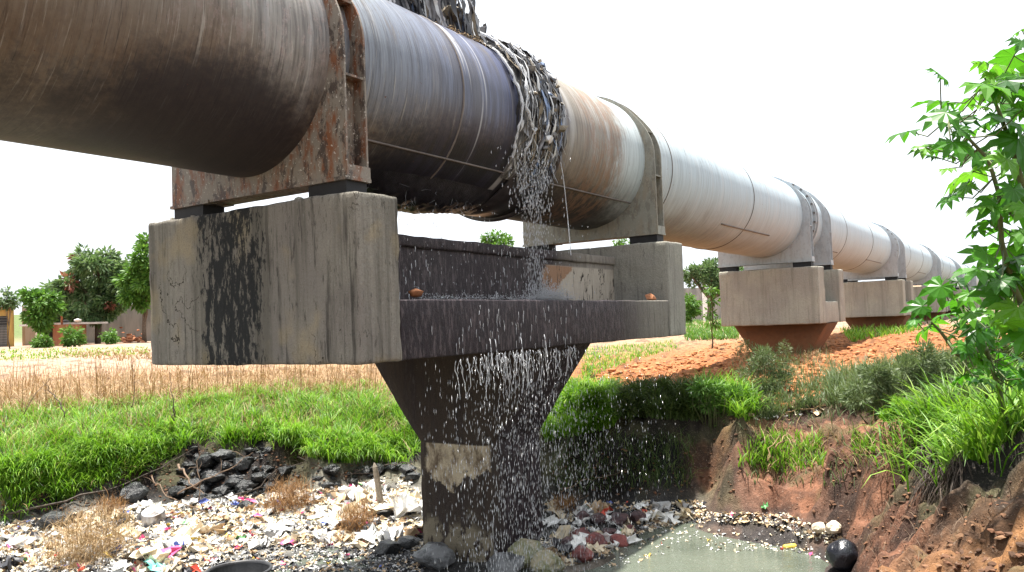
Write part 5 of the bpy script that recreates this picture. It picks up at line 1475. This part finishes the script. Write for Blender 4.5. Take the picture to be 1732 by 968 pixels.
def special(px, py, s, m, label, name, cat='litter', g=5, flat=.25, seed=1, dz=0.02, asp=None):
    p = hit(px, py, 5, 25)
    if p is None: return None
    p = p.copy(); p[2] = max(p[2], -2.95)
    V, Fc, k = crumples(p[None] + np.array([0, 0, dz]), s, s + .001, seed, flat=flat, g=g)
    o = put(name, mesh_np(name, V, Fc, [m], False), None, tuple(p)); return tag(o, label, cat)
teal = simple('teal_plastic', (.20, .55, .50), .5)
special(282, 943, .34, LM[5], 'magenta plastic strip on the white rubbish', 'plastic_strip', seed=3, flat=.1)
special(300, 930, .17, LM[7], 'crumpled deep blue plastic near the magenta strip', 'plastic_wrapper', seed=4, flat=.5)
special(418, 852, .26, LM[5], 'pink and red torn plastic below the dark rocks', 'plastic_wrapper', seed=5, flat=.3)
special(283, 900, .16, LM[5], 'small pink scrap right of the metal pot', 'plastic_wrapper', seed=6)
special(268, 964, .40, teal, 'pale teal plastic sheet at the bottom edge', 'plastic_sheet', seed=7, flat=.15)
special(1021, 872, .15, LM[6], 'bright orange-red cup fragment right of the column', 'cup', seed=8, flat=.5)
special(1293, 862, .13, LM[9], 'small green wrapper on the far shore of the pool', 'plastic_wrapper', seed=9, flat=.4)
special(320, 869, .15, LM[8], 'yellow-green scrap right of the metal pot', 'plastic_wrapper', seed=10, flat=.4)
special(188, 910, .13, LM[8], 'yellow scrap left of the tan tray', 'plastic_wrapper', seed=11, flat=.4)
special(655, 868, .62, LM[1], 'large cream plastic sheet beside the column foot', 'plastic_sheet', seed=12, flat=.2, g=7)
special(590, 840, .40, LM[0], 'white plastic bag under the wooden stake', 'plastic_bag', seed=13, flat=.35, g=6)
special(690, 870, .55, LM[0], 'white torn bag draped against the column foot', 'plastic_bag', seed=14, flat=.45, g=7)
special(655, 915, .42, LM[0], 'white lump of plastic on the dark heap by the column', 'plastic_bag', seed=15, flat=.5, g=6)
special(1160, 873, .50, LM[1], 'long pale sack scrap on the far shore of the pool', 'sack', seed=16, flat=.2)
special(240, 945, .55, LM[1], 'flattened tan carton at the bottom left', 'carton', seed=17, flat=.1)
special(1120, 882, .45, LM[0], 'white foam scrap nearest the pool edge', 'foam_scrap', seed=18, flat=.2)
# pale stones, bottle
def stone(px, py, r, mat, label, name='stone', cat='stone', seed=0, flat=.8, sub=2, d=None, sink=.25, zlift=0):
    p = hit(px, py, 4, 30)
    if p is None: return
    p = p.copy(); p[2] = max(p[2], -2.97) + zlift
    bm = bmesh.new(); bmesh.ops.create_icosphere(bm, subdivisions=sub + 1, radius=1)
    q = random.Random(seed); sx_, sy_, sz_ = q.uniform(.85, 1.25), q.uniform(.8, 1.1), q.uniform(.7, .95) * flat
    for v in bm.verts:
        k = 1 + .28 * mnoise.noise(v.co * 1.4 + Vector((seed, 0, 0))) + .12 * mnoise.noise(v.co * 3.5 + Vector((0, seed, 0)))
        v.co = v.co * k
    for _ in range(9):       # knock flats off it
        nn = Vector((q.gauss(0, 1), q.gauss(0, 1), q.gauss(0, 1))).normalized(); dd = q.uniform(.70, .92)
        for v in bm.verts:
            e = v.co.dot(nn) - dd
            if e > 0: v.co -= nn * e
    for v in bm.verts:
        v.co = Vector((v.co.x * sx_, v.co.y * sy_, v.co.z * sz_)) * r + Vector((p[0], p[1], p[2] + r * sz_ * (1 - sink)))
    o = put(name, bm_mesh(name, bm, mat, False), None, tuple(p))
    return tag(o, label, cat)
def rockmat(name, a, b, rough=.6):
    n = NT(name, rough, .4)
    return n.out(n.mix(n.step(n.noise(5, 6, .7), .4, .62), a, b), n.noise(24, 6, .7), .8, .03)
RK = {'dark': rockmat('wet_dark_rock', (.006, .007, .008), (.022, .024, .025), .3), 'grey': rockmat('grey_wet_rock', (.05, .052, .055), (.17, .175, .18), .45), 'red': rockmat('wet_red_stone', (.10, .03, .03), (.26, .07, .06), .45),
      'moss': rockmat('mossy_rock', (.16, .17, .09), (.34, .30, .20), .6), 'plum': rockmat('dark_purple_stone', (.04, .025, .03), (.12, .06, .06), .4), 'pale': rockmat('pale_stone', (.42, .34, .24), (.60, .52, .42), .7), 'mud': rockmat('mud_lump', (.10, .055, .035), (.20, .11, .07), .7)}
STN = [(738, 955, .27, 'grey', 'large grey rock against the column foot'), (888, 950, .27, 'moss', 'big mossy pinkish rock right of the column foot'), (925, 962, .20, 'moss', 'second mossy rock right of the column foot'), (855, 965, .22, 'grey', 'small grey rock before the mossy ones'),
       (985, 880, .12, 'plum', 'plum stone in the stone group, nearest the column'), (1012, 884, .14, 'plum', 'plum stone below the orange cup'), (1050, 884, .17, 'plum', 'largest plum stone at the top right of the group'), (1080, 878, .13, 'plum', 'plum stone at the right end of the group'),
       (980, 912, .15, 'red', 'dark red stone in the middle of the group'), (1005, 925, .17, 'red', 'biggest red stone near the pool'), (1048, 928, .14, 'red', 'flat red stone right on the pool edge'), (985, 945, .15, 'red', 'red stone lowest in the group'), (960, 925, .12, 'plum', 'plum stone touching the spray, lower left'),
       (1030, 905, .11, 'plum', 'small plum stone between the red ones'), (1066, 900, .09, 'red', 'small red stone on the right of the group'), (655, 935, .17, 'dark', 'black rock in the heap by the column foot'), (690, 925, .15, 'dark', 'black rock touching the column foot'), (620, 905, .13, 'dark', 'small black rock left of the heap'),
       (345, 785, .18, 'dark', 'upper left dark rock in the bank hollow'), (378, 775, .20, 'dark', 'topmost dark rock in the bank hollow'), (412, 790, .18, 'dark', 'dark rock at the right of the bank hollow'), (362, 812, .18, 'dark', 'middle dark rock in the bank hollow'), (395, 822, .15, 'dark', 'lower dark rock in the bank hollow'), (330, 822, .14, 'dark', 'lower left dark rock in the bank hollow'),
       (440, 812, .14, 'dark', 'dark rock under the right end of the hollow'), (300, 838, .17, 'dark', 'dark rock just above the metal pot'), (222, 848, .26, 'dark', 'flat dark slab left of the metal pot'), (95, 888, .25, 'dark', 'dark slab in the rubbish at far left'), (415, 862, .15, 'dark', 'dark rock below the pink torn plastic'),
       (480, 800, .12, 'dark', 'dark rock left of the rusty weed ball'), (560, 800, .15, 'dark', 'dark rock under the drooping grass'), (640, 800, .14, 'dark', 'dark rock behind the wooden stake'), (690, 800, .15, 'dark', 'dark rock in the shade behind the column'),
       (1388, 898, .10, 'pale', 'left pale stone of the two by the pool'), (1412, 899, .12, 'pale', 'right pale stone of the two by the pool'), 
       ]
for i, (x, y, r, m, lb) in enumerate(STN): stone(x, y, r, RK[m], lb, 'rock' if r > .16 else 'stone', 'rock' if r > .16 else 'stone', i + 3, sink=.5)
# metal pot, upside down in the rubbish
p = hit(262, 888, 6, 25)
t = thing('metal_pot', 'dented aluminium cooking pot upside down in the rubbish', 'pot', tuple(p))
alu = NT('dull_aluminium', .38, .5, .75); alu_n = alu.noise(7, 5, .7)
MT['alu'] = alu.out(alu.mix(alu.step(alu_n, .45, .62), (.42, .42, .44), (.20, .17, .15)), alu_n, .4, .01)
tl = Matrix.Rotation(math.radians(16), 4, (Vector(M[:, 0])))
def lathe(mbq, prof, c, mat4, seg=36, dent=.0, mi=0):
    V, Fc = [], []
    for r, z in prof:
        for k in range(seg):
            a = 2 * math.pi * k / seg; rr_ = r * (1 + dent * mnoise.noise(Vector((math.cos(a), math.sin(a), z * 4))))
            V.append(tuple(Vector(c) + mat4 @ Vector((rr_ * math.cos(a), rr_ * math.sin(a), z))))
    for i in range(len(prof) - 1):
        for k in range(seg): k2 = (k + 1) % seg; Fc.append((i * seg + k, i * seg + k2, (i + 1) * seg + k2, (i + 1) * seg + k))
    mbq.add(V, Fc, mi)
mb = MB(); lathe(mb, [(.16, -.06), (.172, -.02), (.165, 0), (.172, .10), (.17, .19), (.160, .215)], p, tl, 40, .05); mb.build('side', MT['alu'], t)
mb = MB(); lathe(mb, [(.161, .2155), (.150, .222), (.14, .214), (.001, .205)], p, tl, 40, .05); mb.build('base', MT['alu'], t)
mb = MB(); lathe(mb, [(.160, .21), (.168, .222), (.158, .228), (.152, .218)], p, tl, 40, .05); mb.build('rim', MT['alu'], t)
# tan plastic tray
p = hit(212, 918, 6, 25)
t = thing('plastic_tray', 'dirty tan moulded tray tilted in the rubbish', 'tray', tuple(p))
bm = bmesh.new()
R3 = Matrix.Rotation(math.radians(40), 4, 'Z') @ Matrix.Rotation(math.radians(32), 4, 'X')
bm_box(bm, -.20, .20, -.15, .15, 0, .07)
tp = max(bm.faces, key=lambda f: f.calc_center_median().z)
r_i = bmesh.ops.inset_region(bm, faces=[tp], thickness=.025)
for v in tp.verts: v.co.z -= .055
bmesh.ops.bevel(bm, geom=bm.edges[:], offset=.008, segments=2, affect='EDGES')
for k in range(-1, 2): bm_box(bm, -.15, .15, k * .07 - .008, k * .07 + .008, .012, .045)
bmesh.ops.transform(bm, matrix=Matrix.Translation(Vector(p) + Vector((0, 0, .10))) @ R3, verts=bm.verts)
put('moulded_body', bm_mesh('moulded_body', bm, LM[1]), t)
# black tub at the bottom edge
p = PD(403, 965, 9.6); p[2] = -3.0
t = thing('black_tub', 'round black rubber tub sitting in the grey water at the bottom edge', 'tub', tuple(p))
I4 = Matrix.Identity(4)
rub = simple('worn_black_rubber', (.022, .022, .024), .4, .5, .4, 8)
zt_ = .20
mb = MB(); lathe(mb, [(.30, -.10), (.34, .02), (.36, zt_ * .6), (.375, zt_)], p, I4, 48); lathe(mb, [(.355, zt_), (.34, zt_ * .5), (.30, .02), (.001, .02)], p, I4, 48); mb.build('shell', rub, t)
mb = MB(); lathe(mb, [(.352, zt_ - .01), (.358, zt_ + .015), (.38, zt_ + .02), (.392, zt_), (.378, zt_ - .02)], p, I4, 48); mb.build('rim', rub, t)
# black ball at the pool edge
p = hit(1427, 962, 5, 20); p[2] = max(p[2], -2.97)
bm = bmesh.new(); bmesh.ops.create_icosphere(bm, subdivisions=4, radius=1)
for v in bm.verts: v.co = v.co * (1 + .10 * mnoise.noise(v.co * 1.7) + .07 * abs(mnoise.noise(v.co * 4)) + .02 * mnoise.noise(v.co * 12)) * .165 + Vector(p) + Vector((0, 0, .14))
bl = simple('shiny_black_bag', (.010, .011, .016), .22, .6, .5, 12, 0, .6)
tag(put('black_bag', bm_mesh('black_bag', bm, bl, True), None, tuple(p)), 'shiny tight black bag like a ball at the pool edge', 'bag')
# drinks bottle on its side
p = hit(1340, 925, 6, 20); p[2] = -2.945
t = thing('drinks_bottle', 'yellow and orange bottle floating on its side in the pool', 'bottle', tuple(p))
ax = Matrix.Rotation(math.radians(90), 4, 'Y'); rz = Matrix.Rotation(math.atan2(M[1, 0], M[0, 0]) + .25, 4, 'Z') @ ax
mb = MB(); lathe(mb, [(.001, -.12), (.032, -.118), (.036, -.10), (.036, .03), (.03, .06), (.014, .09), (.014, .105)], p, rz, 20); mb.build('body', LM[8], t)
mb = MB(); lathe(mb, [(.017, .104), (.018, .125), (.001, .127)], p, rz, 16); mb.build('cap', LM[6], t)
# wooden stake, sticks and branches
def branch(label, pts, r0, mat, name='dead_branch', twigs=3, seed=0, cat='branch', lift=.03):
    r = random.Random(seed); P_ = []
    for q in pts:
        if len(q) == 3: v = PD(*q)
        else:
            v = hit(q[0], q[1], 5, 30)
            if v is None: continue
            v = v.copy(); v[2] = max(v[2], -2.95) + lift
        P_.append(Vector(v))
    if len(P_) < 2: return
    Q = []
    for a_, b_ in zip(P_[:-1], P_[1:]):
        for k in range(4): Q.append(a_.lerp(b_, k / 4) + Vector((r.gauss(0, .012), r.gauss(0, .012), r.gauss(0, .012))))
    Q.append(P_[-1])
    mb = MB(); n = len(Q); mb.tube(Q, [r0 * (1 - .7 * i / (n - 1)) for i in range(n)], 6)
    for k in range(twigs):
        i = r.randrange(1, n - 1); b_ = Q[i]; d_ = Vector((r.gauss(0, 1), r.gauss(0, 1), abs(r.gauss(.3, .5)))).normalized(); L_ = r.uniform(.12, .4)
        mb.tube([b_, b_ + d_ * L_ * .5 + Vector((r.gauss(0, .02), 0, .02)), b_ + d_ * L_], [r0 * .4, r0 * .3, r0 * .12], 5)
    return tag(mb.build(name, mat, None, loc=tuple(P_[0])), label, cat)
branch('long dark branch lying from the left edge up to the bank hollow', [(0, 884), (112, 857), (200, 835), (274, 800), (330, 768)], .022, MT['twig_dk'], seed=1, twigs=5, lift=.10)
branch('thin branch running down from the long one into the rubbish', [(64, 921), (110, 890), (160, 862), (200, 838)], .014, MT['twig_dk'], seed=2, lift=.06)
branch('upright forked twig in the middle of the bank hollow', [(335, 850, 13.2), (338, 815, 13.3), (333, 780, 13.4), (340, 760, 13.5)], .012, MT['twig'], seed=3, twigs=5)
branch('pale stick slanting up to the right across the hollow', [(300, 835, 13.0), (345, 812, 13.2), (400, 785, 13.4), (428, 765, 13.5)], .014, MT['twig'], seed=4, twigs=4)
branch('curved twig sloping down left across the dark rocks', [(257, 806, 13.3), (282, 838, 13.1), (335, 862, 12.8), (360, 872, 12.7)], .012, MT['twig'], seed=5, twigs=4)
branch('thick pale root hooked over the upper hollow', [(300, 785, 13.6), (312, 800, 13.4), (325, 822, 13.2), (345, 835, 13.1)], .022, MT['twig'], seed=6, twigs=2)
branch('tangled dark twig between the hollow and the rusty weed ball', [(380, 850), (430, 838), (470, 800), (520, 790)], .012, MT['twig_dk'], seed=7, twigs=6, lift=.08)
branch('long dark twig beneath the drooping grass', [(505, 782), (540, 798), (580, 812), (640, 808)], .013, MT['twig_dk'], seed=8, twigs=6, lift=.08)
branch('dark curved root beside the column at grass height', [(600, 805), (650, 795), (690, 790), (705, 812)], .02, MT['twig_dk'], seed=9, twigs=3, lift=.08)
branch('dark flat stick at the far left edge of the rubbish', [(0, 925), (30, 932), (55, 942)], .022, MT['twig_dk'], 'stick', 0, 10, 'stick')
branch('pale forked sticks low on the red bank', [(1298, 800, 11.7), (1303, 785, 11.7), (1300, 760, 11.8), (1320, 735, 11.9)], .014, MT['straw'], 'stick', 3, 11, 'stick')
branch('pale stick leaning right on the green patch', [(1312, 758, 11.8), (1325, 742, 11.8), (1334, 730, 11.9)], .013, MT['straw'], 'stick', 1, 12, 'stick')
branch('dead root hanging down the shaded bank', [(1000, 760), (1010, 790), (1030, 815), (1040, 832)], .012, MT['twig_dk'], seed=13, twigs=5, lift=.1)
branch('bent twig at the foot of the shaded bank', [(950, 838), (985, 820), (1020, 815), (1060, 800)], .012, MT['twig'], seed=14, twigs=4, lift=.06)
branch('pale sticks lying on the rim of the red bank', [(1330, 702), (1370, 696), (1398, 690)], .015, MT['straw'], 'stick', 2, 15, 'stick', .04)
branch('short dark dead twig in the dry field on the left', [(110, 705, 13), (100, 680, 13.1), (82, 660, 13.2), (70, 640, 13.2)], .010, MT['twig_dk'], seed=16, twigs=4)
branch('straight dead stem rising from the dry field', [(225, 690, 14), (228, 650, 14), (222, 610, 14.1)], .009, MT['twig'], 'dry_stalk', 4, 17, 'stem')
branch('forked dead stem before the near beam', [(296, 705, 14), (292, 672, 14), (286, 630, 14.1)], .010, MT['twig_dk'], 'dry_stalk', 4, 18, 'stem')
branch('thin leaning dead stem in the left field', [(40, 700, 13), (60, 665, 13), (85, 640, 13.1)], .008, MT['twig'], 'dry_stalk', 3, 19, 'stem')
branch('short dead stump twig above the green bank', [(293, 712, 13.2), (291, 690, 13.2)], .014, MT['twig_dk'], 'dry_stalk', 1, 20, 'stem')
p = hit(645, 852, 6, 25)
mb = MB(); tpz = PD(633, 783, np.linalg.norm(p[:2]) * 0 + float(M[:, 2] @ p))
mb.tube([Vector(p) - Vector((0, 0, .1)), Vector(p).lerp(Vector(tpz), .5), Vector(p).lerp(Vector(tpz), .9), Vector(tpz)], [.055, .05, .04, .008], 6)
tag(mb.build('wooden_stake', simple('weathered_wood', (.28, .24, .19), .8, .2, .3, 15), None, smooth=False, loc=tuple(p)), 'weathered pointed wooden stake leaning in the rubbish', 'stake')
# wiry balls of dead weed
def wiry(label, px, py, rp, mat, n, seed, flat=.75):
    c = hit(px, py, 5, 25)
    if c is None: return
    r = np.random.default_rng(seed); d = float(M[:, 2] @ c); R_ = rp * d / F
    c = c.copy(); c[2] = max(c[2], -2.95)
    u_ = r.normal(0, 1, (n, 3)); u_ /= np.linalg.norm(u_, axis=1)[:, None]
    P = c + u_ * R_ * r.random((n, 1)) ** .5 * np.array([1, 1, flat]); P[:, 2] = np.maximum(c[2], P[:, 2] + R_ * .3)
    V, Fc = blades(P, r.uniform(.10, .30, n), r.uniform(.004, .008, n), r.uniform(0, 6.28, n), r.uniform(-2.5, 3.5, n), r.uniform(0, 1.6, n))
    o = put('dead_weed', mesh_np('dead_weed', V, Fc, [mat], True), None, tuple(c)); tag(o, label, 'dead weed', 'wiry dead weeds in the rubbish')
wiry('rusty brown wiry weed ball under the bank edge', 488, 862, 46, MT['straw_red'], 1500, 1)
wiry('wiry dead weed left of the column foot', 603, 895, 36, MT['straw_red'], 1000, 2)
wiry('large straw-coloured dead weed at the bottom left', 150, 945, 78, MT['straw'], 2600, 3)
wiry('small straw clump left of the metal pot', 185, 872, 26, MT['straw_red'], 500, 4)
wiry('straw debris beside the spray right of the column', 955, 868, 26, MT['straw_red'], 420, 5, .5)
# roots in the black hollow
h = hits(poly_sample([(1545, 745), (1630, 760), (1635, 800), (1600, 840), (1560, 850)], 700, 88), 5, 14); n_ = len(h)
V, Fc = blades(h + [0, 0, .1], U(.15, .5, n_), U(.004, .010, n_), U(0, 6.28, n_), U(.2, .8, n_), U(2.2, 2.9, n_))
tag(put('roots', mesh_np('roots', V, Fc, [MT['twig_dk']], True)), 'fine black roots hanging in the hollow under the big grass clump', kind='stuff')

# crumbs of wet and dry soil over the right-hand bank
nd = NT('bank_soil_crumbs', .9, .15)
MT['crumb'] = nd.out(nd.mix(nd.noise(25, 4), nd.ramp(nd.island(), [(0, (.06, .035, .025)), (.35, (.14, .07, .042)), (.75, (.24, .11, .06)), (1, (.32, .18, .10))]), (.07, .045, .03)), nd.noise(70, 4), .5, .01)
h = np.vstack([hits(poly_sample([(1240, 700), (1420, 690), (1560, 730), (1590, 860), (1732, 800), (1732, 968), (1440, 968), (1400, 890), (1200, 840), (930, 840), (940, 760), (1180, 760)], 1300, 91), 4, 20), hits(poly_sample([(330, 755), (560, 765), (705, 765), (705, 815), (300, 845), (0, 880), (0, 855)], 1300, 92), 9, 20)])
V, Fc = lumps(h, .005, .036, 93, .7, 3.5)
tag(put('soil_crumbs', mesh_np('soil_crumbs', V, Fc, [MT['crumb']], False)), 'dark and reddish soil crumbs over the eroded banks', kind='stuff')

h = np.vstack([hits(poly_sample([(325, 758), (455, 758), (470, 840), (330, 845), (300, 812)], 230, 94), 9, 20), hits(poly_sample([(470, 785), (705, 790), (700, 812), (480, 830)], 60, 96), 9, 20)])
V, Fc = lumps(h, .02, .13, 95, .8, 2.5)
tag(put('rubble', mesh_np('rubble', V, Fc, [RK['dark']], False)), 'black broken rubble and mud clods filling the bank hollow', kind='stuff')
